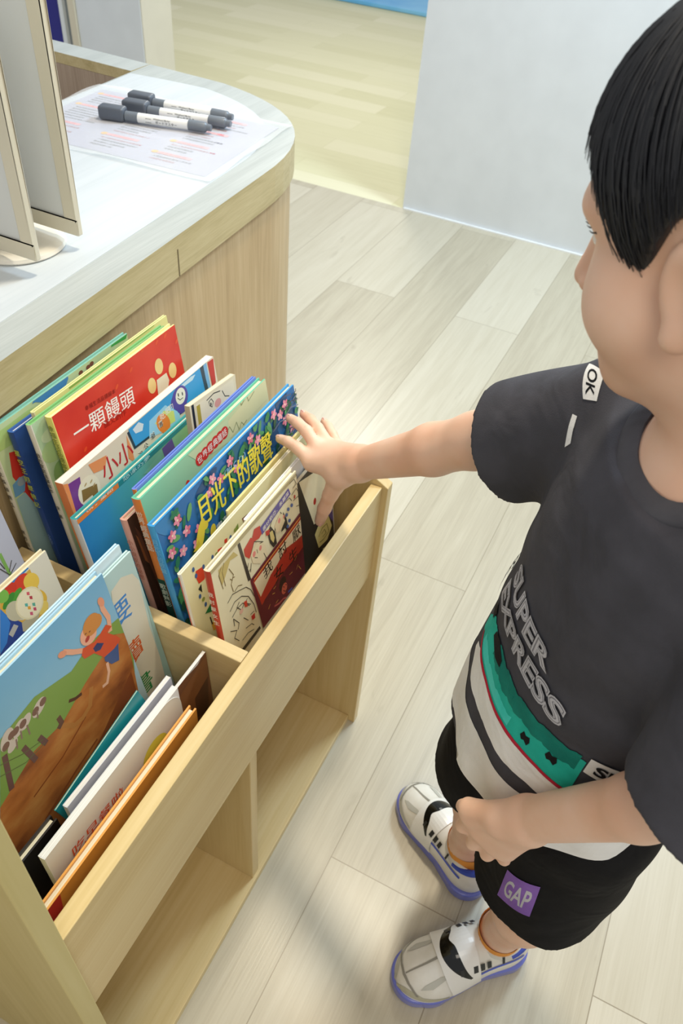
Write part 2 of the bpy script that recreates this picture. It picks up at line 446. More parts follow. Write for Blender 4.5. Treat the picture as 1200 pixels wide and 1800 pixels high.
def outline(inset):
    back = 1.175
    return [Vector((-0.9, cy(-0.9) + inset))] + corner(inset) + [Vector((1.545 - inset, 1.175 + 0.058 * 0.3)), Vector((1.478, 1.19)), Vector((-0.9, cy(-0.9, back) - 0.04))]
def wing(inset):
    return [Vector((1.545 - inset, 1.194)), Vector((1.59 - inset, 2.3)), Vector((1.525, 2.3)), Vector((1.479, 1.194))]
f = MB(); f.prism([tuple(p) for p in outline(0.0)], 0.826, TOPZ, M_fascia)
# upper face in the pale band laminate
k = f.m(M_band); f.mi[1] = k
f.box(0.884, 0.8865, cy(0.885) - 0.0004, cy(0.885) + 0.003, 0.8262, 0.868, plain('#6d5f42', 0.7))
cpart(f, 'worktop')
f = MB(); f.prism([tuple(p) for p in [Vector((-0.9, cy(-0.9) + 0.055))] + corner(0.055) + [Vector((1.475, 1.10)), Vector((1.465, 1.184)), Vector((-0.9, cy(-0.9, 1.175) - 0.045))]], TOPZ, TOPZ + 0.0006, M_ctop)
cpart(f, 'worktop_laminate')
f = MB(); f.prism([tuple(p) for p in outline(0.007)], 0.0, 0.8255, M_oak); cpart(f, 'front_panel')
f = MB(); f.prism([tuple(p) for p in wing(0.006)], 0.0, TOPZ - 0.022, M_dark); cpart(f, 'return_panel')
f = MB(); f.prism([tuple(p) for p in wing(0.0)], TOPZ - 0.0215, TOPZ, M_fascia); f.mi[1] = f.m(M_band)
cpart(f, 'return_cap')

# ------------------------------------------------------------------ menu stands on the counter
M_white = plain('#e6e2d6', 0.3); M_frame = plain('#d6cfba', 0.35); M_page = plain('#d3d5d3', 0.45); M_acr = plain('#d9d9d6', 0.25)
def stand(loc, label, panels):
    t = empty('menu_stand', loc, label, 'sign stand')
    f = MB(); f.lathe([(0.0, 0.0005), (0.064, 0.0005), (0.066, 0.003), (0.064, 0.007), (0.054, 0.010), (0.050, 0.0095), (0.02, 0.0115), (0.0, 0.0115)], M_white, 48)
    f.build('base', t, smooth=True)
    f = MB(); f.tube([(0, 0, 0.0115), (0, 0, 0.05)], 0.007, M_white, 12); f.build('stem', t, smooth=True)
    for (ox, oy, wd, ht, ang, z0) in panels:
        p = empty('sign_panel', (ox, oy, z0)); p.parent = t; p.rotation_euler = (0, 0, ang)
        # local x along the panel, thickness in y
        f = MB(); b = 0.021; th = 0.010
        f.box(0, wd, -th / 2, th / 2, 0, b, M_frame); f.box(0, wd, -th / 2, th / 2, ht - b, ht, M_frame)
        f.box(0, b, -th / 2, th / 2, b, ht - b, M_frame); f.box(wd - b, wd, -th / 2, th / 2, b, ht - b, M_frame)
        f.build('frame', p, bevel=0.002)
        f = MB(); f.box(b, wd - b, -th / 2 + 0.002, th / 2 - 0.002, b, ht - b, M_page)
        f.build('insert_sheet', p)
    return t
S1 = (0.742, 0.826)
stand((S1[0], S1[1], TOPZ + 0.0006), 'white menu stand with two upright framed panels, nearer the pens on the counter',
      [(0.790 - S1[0] - 0.012, 0.742 - S1[1], 0.225, 0.32, math.pi / 2, 0.020), (0.700 - S1[0] - 0.008, 0.738 - S1[1], 0.225, 0.32, math.pi / 2, 0.0205)])
stand((0.592, 0.81, TOPZ + 0.0006), 'white menu stand at the left photo edge, only its round base in view',
      [(-0.15, 0.0, 0.15, 0.30, 0.0, 0.03)])

# ------------------------------------------------------------------ laminated sheet and pens
sh = empty('laminated_sheet', (1.215, 0.955, TOPZ + 0.0007), 'large clear-laminated notice sheet with tiny red and black lines under the pens', 'notice sheet')
sh.rotation_euler = (0, 0, math.radians(-86))
f = MB(); M_clear, nt, b = new_mat('clear_film')
b.inputs['Base Color'].default_value = C('#f2f6f8'); b.inputs['Roughness'].default_value = 0.08; b.inputs['Transmission Weight'].default_value = 0.0
b.inputs['Alpha'].default_value = 0.35
W2, H2 = 0.215, 0.16
nx, ny = 24, 16
vs = []; fs = []
for j in range(ny + 1):
    for i in range(nx + 1):
        x = -W2 + 2 * W2 * i / nx; y = -H2 + 2 * H2 * j / ny
        e = max(abs(x) / W2, abs(y) / H2)
        z = 0.0010 + 0.0012 * math.sin(x * 22 + y * 9) ** 2 + (0.004 * max(0, e - 0.86) / 0.14 * (0.5 + 0.5 * math.sin(x * 30 - y * 40)))
        vs.append((x, y, z))
for j in range(ny):
    for i in range(nx):
        a = j * (nx + 1) + i; fs.append((a, a + 1, a + nx + 2, a + nx + 1))
f.add(vs, fs, M_clear); f.build('film', sh, smooth=True)
f = MB(); f.box(-0.195, 0.195, -0.14, 0.14, 0.0, 0.0006, plain('#b6b7c8', 0.4)); 
pr = Print(f, lambda u, v, l: (-0.195 + u, 0.14 - v, 0.0006 + l), 0.39, 0.28)
random.seed(3)
for cxx in (0.02, 0.15, 0.27):
    v = 0.02
    while v < 0.27:
        n = random.randint(3, 6)
        pr.poly('#e9a9ae', [(cxx, v), (cxx + 0.065, v), (cxx + 0.065, v + 0.009), (cxx, v + 0.009)])
        pr.ell('#e6b45a', cxx - 0.006, v + 0.004, 0.006, 0.006)
        pr.text('#c85a62', '注意事項說明', cxx + 0.004, v + 0.0075, 0.0085, 0, 1, 0.0)
        v += 0.018
        for q in range(n):
            if v > 0.265: break
            t = ''.join(random.choice('請小朋友閱讀後將書本放回原位保持安靜愛護圖書家長陪同入場時間') for _ in range(random.randint(7, 14)))
            pr.text(random.choice(['#4a4a52', '#4a4a52', '#b0505a']), t, cxx, v + 0.005, 0.0062, 0, 1, 0.0)
            v += 0.0115
        v += 0.008
f.build('printed_page', sh)

M_cap = plain('#545b66', 0.35); M_barrel = plain('#e4e6e6', 0.3); M_grip = plain('#6a727c', 0.35)
def pen(loc, ang, label, roll=0.0):
    t = empty('whiteboard_marker', loc, label, 'marker pen', 'marker pens on the notice sheet'); t.rotation_euler = (0, 0, ang)
    r = 0.0085
    ax = lambda p: (p[2], p[0], p[1] + r)
    f = MB(); f.lathe([(0.0, 0.0), (0.0085, 0.0), (0.0085, 0.10), (0.0, 0.10)], M_barrel, 20, tf=lambda p: (p[2] + 0.02, p[0], p[1] + 0.0088))
    prn = Print(f, lambda u, v, l: (0.035 + u, -(0.00855 + l) * math.cos((v - 0.0085) / 0.0085), 0.0088 - 0.00855 * math.sin((v - 0.0085) / 0.0085)), 0.08, 0.02)
    prn.text('#2b2f38', 'ボードマスター', 0.022, 0.0118, 0.0058, 0, 1.0)
    prn.text('#2b2f38', 'Whiteboard Marker', 0.018, 0.0058, 0.0019, 0, 1.0)
    prn.poly('#3a3f48', [(0.003, 0.005), (0.014, 0.005), (0.014, 0.012), (0.003, 0.012)])
    f.build('barrel', t, smooth=True)
    f = MB(); f.lathe([(0.0, -0.002), (0.0088, -0.002), (0.0088, 0.022), (0.0, 0.022)], M_grip, 20, tf=lambda p: (p[2], p[0], p[1] + 0.0088)); f.build('collar', t, smooth=True)
    f = MB(); f.box(-0.052, -0.003, -0.0125, 0.0125, 0.0, 0.0235, M_cap); f.build('eraser_cap', t, bevel=0.005, seg=3, smooth=True)
    f = MB(); f.lathe([(0.0, 0.118), (0.0092, 0.118), (0.0092, 0.148), (0.0080, 0.150), (0.0060, 0.152), (0.0055, 0.160), (0.0, 0.160)], M_grip, 20, tf=lambda p: (p[2], p[0], p[1] + 0.0093)); f.build('pen_cap', t, smooth=True)
    return t
Z = TOPZ + 0.0036
def penat(a, b, label):
    d = (b[0] - a[0], b[1] - a[1]); L = math.hypot(*d); ang = math.atan2(d[1], d[0])
    pen((a[0] + d[0] / L * 0.052, a[1] + d[1] / L * 0.052, Z), ang, label)
penat((1.205, 1.053), (1.255, 0.862), 'dark-capped marker pen lying nearest the camera of the three on the sheet')
penat((1.258, 1.040), (1.297, 0.842), 'middle of the three marker pens, with a pale label on its cap')
penat((1.300, 1.058), (1.330, 0.862), 'marker pen lying farthest back of the three on the sheet')

BOOKS={
 'girls':(0.4776,0.6767,0.7376,0.318,6.5,0.0085),
 'girls2':(0.6,0.785,0.702,0.3272,6.44,0.005),
 'ring':(0.5819,0.8,0.722,0.333,7.0,0.005),
 'dots':(0.4705,0.79,0.7199,0.346,8.5,0.005),
 'cream':(0.5835,0.805,0.722,0.3545,8.5,0.003),
 'moon':(0.4831,0.8059,0.7662,0.371,10.0,0.01),
 'mint':(0.5022,0.7845,0.7763,0.402,10.0,0.012),
 'peri':(0.513,0.7806,0.7774,0.415,10.0,0.006),
 'pink':(0.493,0.7,0.7428,0.424,10.0,0.01),
 'small':(0.627,0.737,0.79,0.448,9.0,0.008),
 'teal':(0.472,0.8072,0.7334,0.488,9.0,0.01),
 'paper':(0.4867,0.8057,0.7669,0.511,8.5,0.012),
 'red':(0.5239,0.7695,0.8253,0.541,8.0,0.01),
 'green':(0.5033,0.7626,0.8226,0.557,7.5,0.008),
 'yellow':(0.5235,0.7862,0.8229,0.57,7.5,0.006),
 'blue':(0.4933,0.7,0.8109,0.581,7.0,0.01),
 'eleph':(0.4715,0.7233,0.82,0.606,5.0,0.008),
 'orange':(0.1288,0.3844,0.6178,0.312,0.5,0.01),
 'brown':(0.19,0.448,0.6291,0.3335,3.0,0.004),
 'white':(0.1696,0.382,0.6482,0.3235,3.0,0.008),
 'wpaper':(0.2245,0.4008,0.6263,0.341,6.0,0.006),
 'tealthin':(0.2481,0.3906,0.62,0.351,7.0,0.002),
 'boy':(0.135,0.3936,0.7756,0.374,9.0,0.01),
 'want':(0.215,0.449,0.7528,0.387,9.0,0.006),
 'lblue':(0.2,0.444,0.7629,0.395,9.0,0.006),
 'veg':(0.14,0.3936,0.77,0.45,9.0,0.008),
 'lav':(0.15,0.4082,0.7842,0.52,9.0,0.006),
 'black':(0.128,0.215,0.612,0.35,6.0,0.01)}
ART={
 'red':[
  ('e','#e2552f',0.173,0.0014,0.004,0.002,0.6),
  ('e','#e2552f',0.2026,0.0056,0.004,0.002,0.6),
  ('e','#e2552f',0.2422,0.0239,0.004,0.002,0.6),
  ('e','#e2552f',0.112,0.0226,0.004,0.002,0.6),
  ('e','#e2552f',0.1439,0.0152,0.004,0.002,0.6),
  ('e','#e2552f',0.222,0.0052,0.004,0.002,0.6),
  ('e','#e2552f',0.073,0.0502,0.004,0.002,0.6),
  ('e','#e2552f',0.1,0.085,0.004,0.002,0.6),
  ('e','#e2552f',0.1467,0.0917,0.004,0.002,0.6),
  ('e','#e2552f',0.0332,0.0677,0.004,0.002,0.6),
  ('e','#e9cd86',0.1963,0.0385,0.0085,0.0115,0),
  ('e','#e9cd86',0.2213,0.0583,0.0085,0.0115,0),
  ('e','#e9cd86',0.1745,0.0565,0.0085,0.0115,0),
  ('p','#e6e2c4',[(0.1857,0.0539),(0.2078,0.0545),(0.2101,0.0676),(0.2009,0.0826),(0.1816,0.0769)]),
  ('t','#f7f2e6','一顆饅頭',0.0225,0.0502,0.0287,-0.082,1.0),
  ('t','#8f1d17','幸福生活品德繪本',0.0518,0.022,0.007,-0.114,1.0),
  ('t','#a9281f','圖文創作',0.0734,0.0608,0.0106,-0.106,1.0),
  ('st','#7f8a3a','幸福生活品德繪本',0.012,0.0085),
 ],
 'paper':[
  ('p','#7a3f8f',[(0.006,0.0055),(0.0269,0.0086),(0.0159,0.0599),(0.002,0.058),(0.0013,0.0306)]),
  ('p','#e8935a',[(0.0,0.0011),(0.0073,0.0047),(0.0041,0.0506),(0.0086,0.0774),(-0.01,0.0667)]),
  ('p','#e9955f',[(0.0447,0.0032),(0.0761,0.0102),(0.0681,0.0249),(0.0487,0.0191)]),
  ('p','#e9955f',[(0.117,0.0067),(0.1196,0.0307),(0.1182,0.0499),(0.1095,0.0384)]),
  ('e','#efe4cb',0.0337,0.0347,0.019,0.02,0),
  ('p','#8d6f3c',[(0.0225,0.0264),(0.0478,0.0344),(0.0447,0.0501),(0.0371,0.0499),(0.0356,0.0433),(0.023,0.0427),(0.0187,0.043)]),
  ('e','#b89a68',0.0309,0.0238,0.003,0.0012,0.5),
  ('e','#b89a68',0.0407,0.0256,0.003,0.0012,0.5),
  ('e','#b89a68',0.0431,0.0327,0.003,0.0012,0.5),
  ('t','#c9242c','小小',0.0608,0.0402,0.0299,-0.005,1.1),
  ('p','#31404f',[(0.119,0.0045),(0.1234,0.0332),(0.2995,0.0474),(0.2952,-0.0)]),
  ('p','#3fa2df',[(0.1225,0.0015),(0.1269,0.0302),(0.2864,0.0417),(0.2898,-0.0011)]),
  ('p','#9ed6f2',[(0.1624,0.0134),(0.1988,0.0106),(0.2228,0.037),(0.2209,0.0547),(0.1866,0.0452),(0.1543,0.0355)]),
  ('p','#d8e27f',[(0.1712,0.0235),(0.193,0.0161),(0.2124,0.0279),(0.211,0.0438),(0.1882,0.0406)]),
  ('p','#dfeaf0',[(0.13,0.0063),(0.1431,0.0032),(0.1511,0.0108),(0.1459,0.0182),(0.1329,0.0144)]),
  ('p','#cfe8f5',[(0.2345,0.0026),(0.2621,0.0019),(0.2725,0.004),(0.2641,0.0085),(0.2424,0.0072)]),
  ('e','#ef8a3c',0.1871,0.0326,0.012,0.017,0.5),
  ('e','#5a4aa5',0.2305,0.0185,0.018,0.018,0),
  ('e','#5a4aa5',0.2307,0.0297,0.012,0.012,0),
  ('e','#5a4aa5',0.2199,0.0177,0.01,0.01,0),
  ('e','#f2efe0',0.2326,0.0161,0.011,0.012,0),
  ('e','#2b2b2b',0.2286,0.0119,0.0012,0.003,0),
  ('e','#2b2b2b',0.2371,0.015,0.0012,0.003,0),
  ('s','#2b2b2b',[(0.226,0.0158),(0.2297,0.0208),(0.2364,0.021)],0.0012),
  ('c','#f4f0e4','泥',0.1318,0.0463,0.01,0),
  ('c','#f4f0e4','公',0.1447,0.0411,0.01,0),
  ('c','#f4f0e4','爺',0.1617,0.0357,0.01,0),
  ('c','#f4f0e4','喜',0.1816,0.03,0.01,0),
  ('c','#f4f0e4','吃',0.1885,0.0215,0.01,0),
  ('c','#f4f0e4','肥',0.2005,0.0206,0.01,0),
  ('c','#f4f0e4','狗',0.2085,0.02,0.01,0),
  ('c','#30343a','泥',0.1321,0.0474,0.0085,0),
  ('c','#30343a','公',0.1451,0.0423,0.0085,0),
  ('c','#30343a','爺',0.1621,0.0368,0.0085,0),
  ('c','#30343a','喜',0.1819,0.0311,0.0085,0),
  ('p','#7fb3dd',[(0.2928,-0.0013),(0.3009,0.0003),(0.3002,0.0401),(0.2929,0.0398)]),
  ('p','#3a4a5a',[(0.2845,-0.0022),(0.2913,-0.0012),(0.2942,0.0405),(0.2864,0.0417)]),
  ('p','#c8352f',[(0.3034,0.0016),(0.3178,0.0028),(0.3138,0.0401),(0.3041,0.0423)]),
 ],
 'teal':[
  ('p','#2f8f96',[(0.0769,0.0007),(0.3359,-0.0017),(0.3368,0.0055),(0.0764,0.0075)]),
  ('p','#e98a45',[(-0.0102,0.001),(0.0769,0.0007),(0.0764,0.0075),(-0.01,0.0074)]),
  ('t','#f2efe4','親子童話',0.0173,0.0026,0.0124,-0.026,0.7),
  ('t','#bfe6e2','想像的夢',0.0862,0.0056,0.0138,-0.013,0.7),
  ('p','#6a58a8',[(0.1663,0.0087),(0.1888,0.0069),(0.1918,0.0353),(0.1739,0.0373),(0.1674,0.03)]),
  ('p','#9bc76a',[(0.2483,0.0102),(0.3349,0.0015),(0.3359,0.0292),(0.266,0.0211)]),
  ('p','#bddf8a',[(0.2908,0.0123),(0.3213,0.011),(0.3253,0.023),(0.295,0.0224)]),
  ('p','#7ec6b4',[(0.1216,0.0193),(0.1586,0.0127),(0.1654,0.0286),(0.1423,0.0294)]),
 ],
 'small':[
  ('p','#efe6c8',[(0.012,0.004),(0.104,0.004),(0.104,0.3),(0.012,0.3)]),
  ('p','#b8a43e',[(0.014,0.006),(0.022,0.006),(0.022,0.3),(0.014,0.3)]),
  ('p','#23272c',[(0.004,0.0),(0.009,0.0),(0.009,0.3),(0.004,0.3)]),
  ('p','#23272c',[(0.0,0.055),(0.03,0.055),(0.03,0.075),(0.0,0.075)]),
  ('e','#e8a79a',0.062,0.022,0.008,0.006,0),
  ('s','#33342f',[(0.042,0.012),(0.048,0.01),(0.052,0.016),(0.048,0.022),(0.043,0.018),(0.042,0.012)],0.0012),
  ('s','#33342f',[(0.075,0.01),(0.08,0.02),(0.09,0.024)],0.0014),
  ('s','#33342f',[(0.04,0.034),(0.048,0.04),(0.056,0.036)],0.0012),
  ('s','#33342f',[(0.038,0.008),(0.055,0.005),(0.07,0.008)],0.0014),
  ('e','#33342f',0.046,0.017,0.0015,0.0025,0),
 ],
 'mint':[
  ('p','#e4dfae',[(0.1554,0.0116),(0.2831,-0.0032),(0.2811,0.0302),(0.1751,0.0333)]),
  ('p','#cfdcae',[(0.0953,0.0022),(0.1849,0.004),(0.1808,0.037),(0.1121,0.0241)]),
  ('p','#6fc9a6',[(0.017,0.0535),(0.0812,0.0403),(0.0832,0.0552),(0.04,0.0539)]),
  ('e','#d8382f',0.1144,0.0212,0.0088,0.0088,0),
  ('e','#d8382f',0.1262,0.0205,0.0088,0.0088,0),
  ('e','#d8382f',0.1381,0.0196,0.0088,0.0088,0),
  ('e','#d8382f',0.1502,0.0188,0.0088,0.0088,0),
  ('e','#d8382f',0.1609,0.0187,0.0088,0.0088,0),
  ('e','#d8382f',0.1718,0.0186,0.0088,0.0088,0),
  ('c','#f7efe6','世',0.1144,0.0212,0.0105,0),
  ('c','#f7efe6','界',0.1262,0.0205,0.0105,0),
  ('c','#f7efe6','經',0.1381,0.0196,0.0105,0),
  ('c','#f7efe6','典',0.1502,0.0188,0.0105,0),
  ('c','#f7efe6','童',0.1609,0.0187,0.0105,0),
  ('c','#f7efe6','話',0.1718,0.0186,0.0105,0),
  ('s','#8f9464',[(0.1796,0.02),(0.1847,0.017),(0.1892,0.0288),(0.2006,0.0198),(0.2033,0.0333),(0.2113,0.0265),(0.2152,0.0326),(0.2232,0.0303)],0.0011),
  ('s','#8f9464',[(0.2043,-0.0044),(0.2161,-0.0061),(0.2185,0.0041),(0.2337,-0.0029),(0.2348,0.0075),(0.2513,0.002)],0.0011),
  ('s','#9a9f70',[(0.1521,0.0406),(0.1624,0.0385),(0.1686,0.0445)],0.0009),
  ('e','#d9402f',0.0825,0.0368,0.004,0.005,0),
  ('p','#25303a',[(0.0731,0.0423),(0.082,0.0382),(0.0879,0.0424),(0.0833,0.0481),(0.0729,0.0494)]),
  ('st','#f4ead8','世界經典童話',0.018,0.0098),
  ('st','#dfe9d8','歌劇魅影',0.135,0.0098),
 ],
 'pink':[
  ('st','#c77a6a','小小說家的祕密',0.03,0.009),
  ('p','#6b4030',[(0.0086,0.0156),(0.0132,0.0284),(0.0224,0.1708),(0.0111,0.1511)]),
  ('p','#9a5a35',[(0.0061,0.027),(0.0088,0.0338),(0.0121,0.079),(0.0075,0.0702)]),
  ('p','#3f2a22',[(0.0075,0.0702),(0.0121,0.079),(0.0209,0.1747),(0.0138,0.1602)]),
 ],
 'moon':[
  ('t','#f3e34c','月光下的歌聲',0.0687,0.055,0.029,-0.041,1.55),
  ('t','#8fc3e8','（附ＣＤ）',0.1337,0.0256,0.0097,-0.029,0.8),
  ('t','#dfe9f2','書夢',0.095,0.0849,0.0147,-0.017,0.8),
  ('e','#e9d34a',0.0648,0.0657,0.008,0.022,-0.55),
  ('e','#e9d34a',0.0772,0.0591,0.006,0.006,0),
  ('p','#d8bf3e',[(0.0589,0.0683),(0.0448,0.0769),(0.05,0.0795),(0.06,0.0757)]),
  ('e','#e0c93f',0.0884,0.0776,0.006,0.01,-0.3),
  ('p','#7d6a30',[(0.0612,0.0862),(0.0854,0.0827),(0.0848,0.0918),(0.0689,0.0928)]),
  ('st','#7ec4ea','月光下的歌聲',0.02,0.0085),
 ],
 'dots':[
  ('p','#d8402a',[(0.0242,0.0165),(0.037,0.0206),(0.0398,0.0345),(0.0356,0.0402),(0.0244,0.0374),(0.0223,0.0259)]),
  ('p','#222a26',[(0.0211,0.0439),(0.0281,0.0409),(0.0264,0.0538)]),
  ('p','#1f7a45',[(0.0218,0.0874),(0.0374,0.0815),(0.0466,0.0804),(0.0452,0.0975),(0.0472,0.108),(0.0354,0.096)]),
  ('p','#1f6b3e',[(0.044,0.1142),(0.0563,0.1086),(0.0557,0.124),(0.0483,0.1218)]),
  ('p','#e3a43a',[(0.0285,0.1099),(0.0368,0.1164),(0.0358,0.1282),(0.0289,0.1253)]),
  ('p','#2d2f2c',[(0.0281,0.099),(0.03,0.101),(0.0309,0.1146),(0.0285,0.1141)]),
  ('p','#3f62a8',[(0.0422,0.0464),(0.0513,0.0529),(0.0504,0.064),(0.0422,0.0581)]),
  ('p','#e3a43a',[(0.0495,0.0271),(0.0564,0.0286),(0.056,0.0378),(0.0497,0.0341)]),
  ('p','#d8402a',[(0.0698,0.0215),(0.0779,0.0238),(0.0814,0.0335),(0.0747,0.0343),(0.0675,0.0289)]),
  ('p','#d8402a',[(0.0859,0.0184),(0.0917,0.0204),(0.0897,0.0272),(0.0845,0.0229)]),
  ('p','#7d3b2a',[(0.1269,0.0173),(0.14,0.0193),(0.1421,0.0267),(0.1287,0.0254)]),
  ('p','#7d9440',[(0.1117,0.0191),(0.1175,0.0173),(0.1166,0.0251),(0.1099,0.0253)]),
  ('e','#40639c',0.0232,0.023,0.0024,0.0035,0),
  ('e','#40639c',0.0422,0.0386,0.0024,0.0035,0),
  ('e','#40639c',0.021,0.0555,0.0024,0.0035,0),
  ('e','#40639c',0.0269,0.0752,0.0024,0.0035,0),
  ('e','#40639c',0.0391,0.1049,0.0024,0.0035,0),
  ('e','#40639c',0.0453,0.123,0.0024,0.0035,0),
  ('e','#40639c',0.0389,0.0223,0.0024,0.0035,0),
  ('e','#40639c',0.058,0.0234,0.0024,0.0035,0),
  ('e','#40639c',0.0981,0.0249,0.0024,0.0035,0),
  ('e','#40639c',0.0943,0.0293,0.0024,0.0035,0),
  ('e','#40639c',0.0483,0.1261,0.0024,0.0035,0),
  ('e','#40639c',0.0213,0.0111,0.0024,0.0035,0),
  ('e','#40639c',0.0908,0.0321,0.0024,0.0035,0),
  ('e','#8f9a45',0.0253,0.0647,0.003,0.003,0),
  ('e','#8f9a45',0.066,0.0257,0.003,0.003,0),
  ('e','#8f9a45',0.1095,0.0221,0.003,0.003,0),
  ('st','#e0452f','▌',0.0,0.001),
 ],
 'girls':[
  ('p','#b9aa7d',[(-0.0002,-0.0014),(0.1989,0.003),(0.1997,0.0082),(0.0014,0.0056)]),
  ('p','#3a3731',[(0.0562,0.0073),(0.0612,0.0071),(0.0718,0.0791),(0.0654,0.0771)]),
  ('p','#3a3731',[(0.021,0.1681),(0.0744,0.1696),(0.076,0.176),(0.0276,0.1755)]),
  ('p','#c9b36a',[(0.0141,0.0109),(0.0468,0.0102),(0.0541,0.0221),(0.038,0.0162),(0.0251,0.0295),(0.0158,0.0377)]),
  ('s','#77643a',[(0.0198,0.0116),(0.0133,0.0185),(0.0168,0.0435)],0.0011),
  ('s','#77643a',[(0.0262,0.01),(0.0203,0.0194),(0.0217,0.0434)],0.0011),
  ('s','#77643a',[(0.0333,0.0258),(0.0396,0.0411),(0.0322,0.0515),(0.0341,0.0651)],0.0011),
  ('s','#77643a',[(0.032,0.0417),(0.0357,0.0471)],0.0011),
  ('s','#77643a',[(0.041,0.0462),(0.0365,0.0439)],0.0011),
  ('s','#77643a',[(0.0362,0.0671),(0.0444,0.0651),(0.0522,0.0706)],0.0011),
  ('s','#3a3731',[(0.02,0.0711),(0.0311,0.0671),(0.045,0.0737),(0.0592,0.0813),(0.0674,0.0933),(0.0741,0.1144)],0.0011),
  ('s','#3a3731',[(0.0212,0.0874),(0.0328,0.0818),(0.0475,0.0862),(0.0607,0.0992),(0.0696,0.1227),(0.0717,0.14)],0.0011),
  ('s','#3a3731',[(0.0234,0.1),(0.0347,0.096),(0.0474,0.0984),(0.06,0.1153)],0.0011),
  ('s','#3a3731',[(0.0246,0.117),(0.0249,0.1047),(0.0342,0.1218),(0.0299,0.129)],0.0011),
  ('s','#3a3731',[(0.0153,0.1178),(0.0273,0.1285),(0.0203,0.136),(0.028,0.149)],0.0011),
  ('s','#3a3731',[(0.0447,0.1231),(0.0528,0.1359)],0.0011),
  ('s','#3a3731',[(0.0593,0.1317),(0.0674,0.1334)],0.0011),
  ('s','#3a3731',[(0.0456,0.1436),(0.0586,0.1485),(0.0628,0.1552)],0.0011),
  ('s','#3a3731',[(0.0348,0.1553),(0.0486,0.1557),(0.0613,0.1626)],0.0011),
  ('s','#3a3731',[(0.0413,0.0903),(0.0351,0.0943),(0.0429,0.1065),(0.0492,0.1023)],0.0011),
  ('s','#3a3731',[(0.0577,0.1004),(0.0518,0.1028),(0.0627,0.1158)],0.0011),
  ('p','#d0452f',[(0.05,0.0989),(0.0561,0.1019),(0.0562,0.1136),(0.0505,0.1088)]),
  ('p','#c8352f',[(0.0599,0.1356),(0.068,0.1373),(0.0675,0.1467),(0.0609,0.1442)]),
  ('e','#e8b7a0',0.0426,0.1082,0.004,0.004,0),
  ('p','#c93a2e',[(0.0665,0.0237),(0.0832,0.0185),(0.0906,0.0276),(0.0848,0.0359),(0.0747,0.0462),(0.0666,0.0351)]),
  ('p','#c93a2e',[(0.0849,0.0228),(0.0924,0.0123),(0.1048,0.017),(0.1076,0.0306),(0.1001,0.0338),(0.0888,0.0298)]),
  ('p','#e9d8b0',[(0.0781,0.0425),(0.096,0.0341),(0.1112,0.0549),(0.1133,0.0736),(0.0963,0.0735),(0.0801,0.0588)]),
  ('e','#e58a7e',0.0851,0.0477,0.0035,0.0045,0),
  ('e','#e58a7e',0.0997,0.0498,0.003,0.004,0),
  ('s','#3a3731',[(0.0781,0.0425),(0.0888,0.0298),(0.1074,0.0457)],0.0011),
  ('s','#3a3731',[(0.0922,0.0461),(0.0923,0.0521)],0.0011),
  ('s','#3a3731',[(0.0998,0.0421),(0.1048,0.0445)],0.0011),
  ('s','#3a3731',[(0.0852,0.0536),(0.091,0.0588)],0.0011),
  ('s','#3a3731',[(0.0711,0.0507),(0.0642,0.064),(0.0738,0.063)],0.0011),
  ('s','#3a3731',[(0.0767,0.0557),(0.0729,0.0671)],0.0011),
  ('s','#3a3731',[(0.1053,0.0636),(0.1116,0.0823),(0.103,0.0898)],0.0011),
  ('s','#3a3731',[(0.1366,0.0249),(0.1189,0.0439),(0.1306,0.0737)],0.0011),
  ('s','#3a3731',[(0.1426,0.0394),(0.1305,0.0586)],0.0011),
  ('s','#3a3731',[(0.1524,0.0329),(0.1614,0.0498),(0.1618,0.075)],0.0011),
  ('p','#2f2d2a',[(0.1185,0.0387),(0.1273,0.0365),(0.1358,0.0532),(0.1365,0.0737),(0.1278,0.0733),(0.1214,0.0608)]),
  ('p','#d8c27a',[(0.1232,0.0436),(0.13,0.0454),(0.133,0.0607),(0.1291,0.0663),(0.1238,0.0558)]),
  ('p','#c93a2e',[(0.115,0.0349),(0.1253,0.0397),(0.1213,0.046),(0.115,0.0425)]),
  ('p','#2f2d2a',[(0.1589,0.038),(0.1651,0.0547),(0.1686,0.0807),(0.1588,0.0655),(0.1499,0.065)]),
  ('p','#e8d2a8',[(0.136,0.0437),(0.1491,0.035),(0.1573,0.0387),(0.1607,0.0541),(0.1506,0.0607),(0.1391,0.059)]),
  ('e','#e58a7e',0.1477,0.0435,0.003,0.004,0),
  ('e','#e58a7e',0.1591,0.0459,0.002,0.003,0),
  ('p','#5a4e93',[(0.1042,0.0202),(0.1766,0.0117),(0.1806,0.0242),(0.1069,0.0338)]),
  ('t','#efe7d2','書妙劉亞．朱麗葉',0.1103,0.0309,0.0084,0.147,0.9),
  ('e','#46619c',0.1661,0.0486,0.0025,0.004,0.7),
  ('e','#46619c',0.1715,0.0432,0.0025,0.004,0.7),
  ('e','#46619c',0.1714,0.0628,0.0025,0.004,0.7),
  ('e','#46619c',0.1806,0.0435,0.0025,0.004,0.7),
  ('e','#46619c',0.1659,0.0683,0.0025,0.004,0.7),
  ('s','#5b564a',[(0.1803,0.007),(0.1921,0.0083),(0.1965,0.0191),(0.1873,0.0198)],0.001),
  ('s','#5b564a',[(0.183,0.0279),(0.1955,0.0259),(0.2024,0.0427)],0.001),
  ('s','#5b564a',[(0.1858,0.0397),(0.1979,0.0412),(0.2033,0.0582)],0.001),
  ('s','#5b564a',[(0.1623,0.0263),(0.1769,0.0281),(0.1817,0.0365)],0.001),
  ('s','#5b564a',[(0.1914,0.0539),(0.2032,0.0591),(0.2093,0.073)],0.001),
  ('e','#b5382e',0.1894,0.0357,0.002,0.003,0),
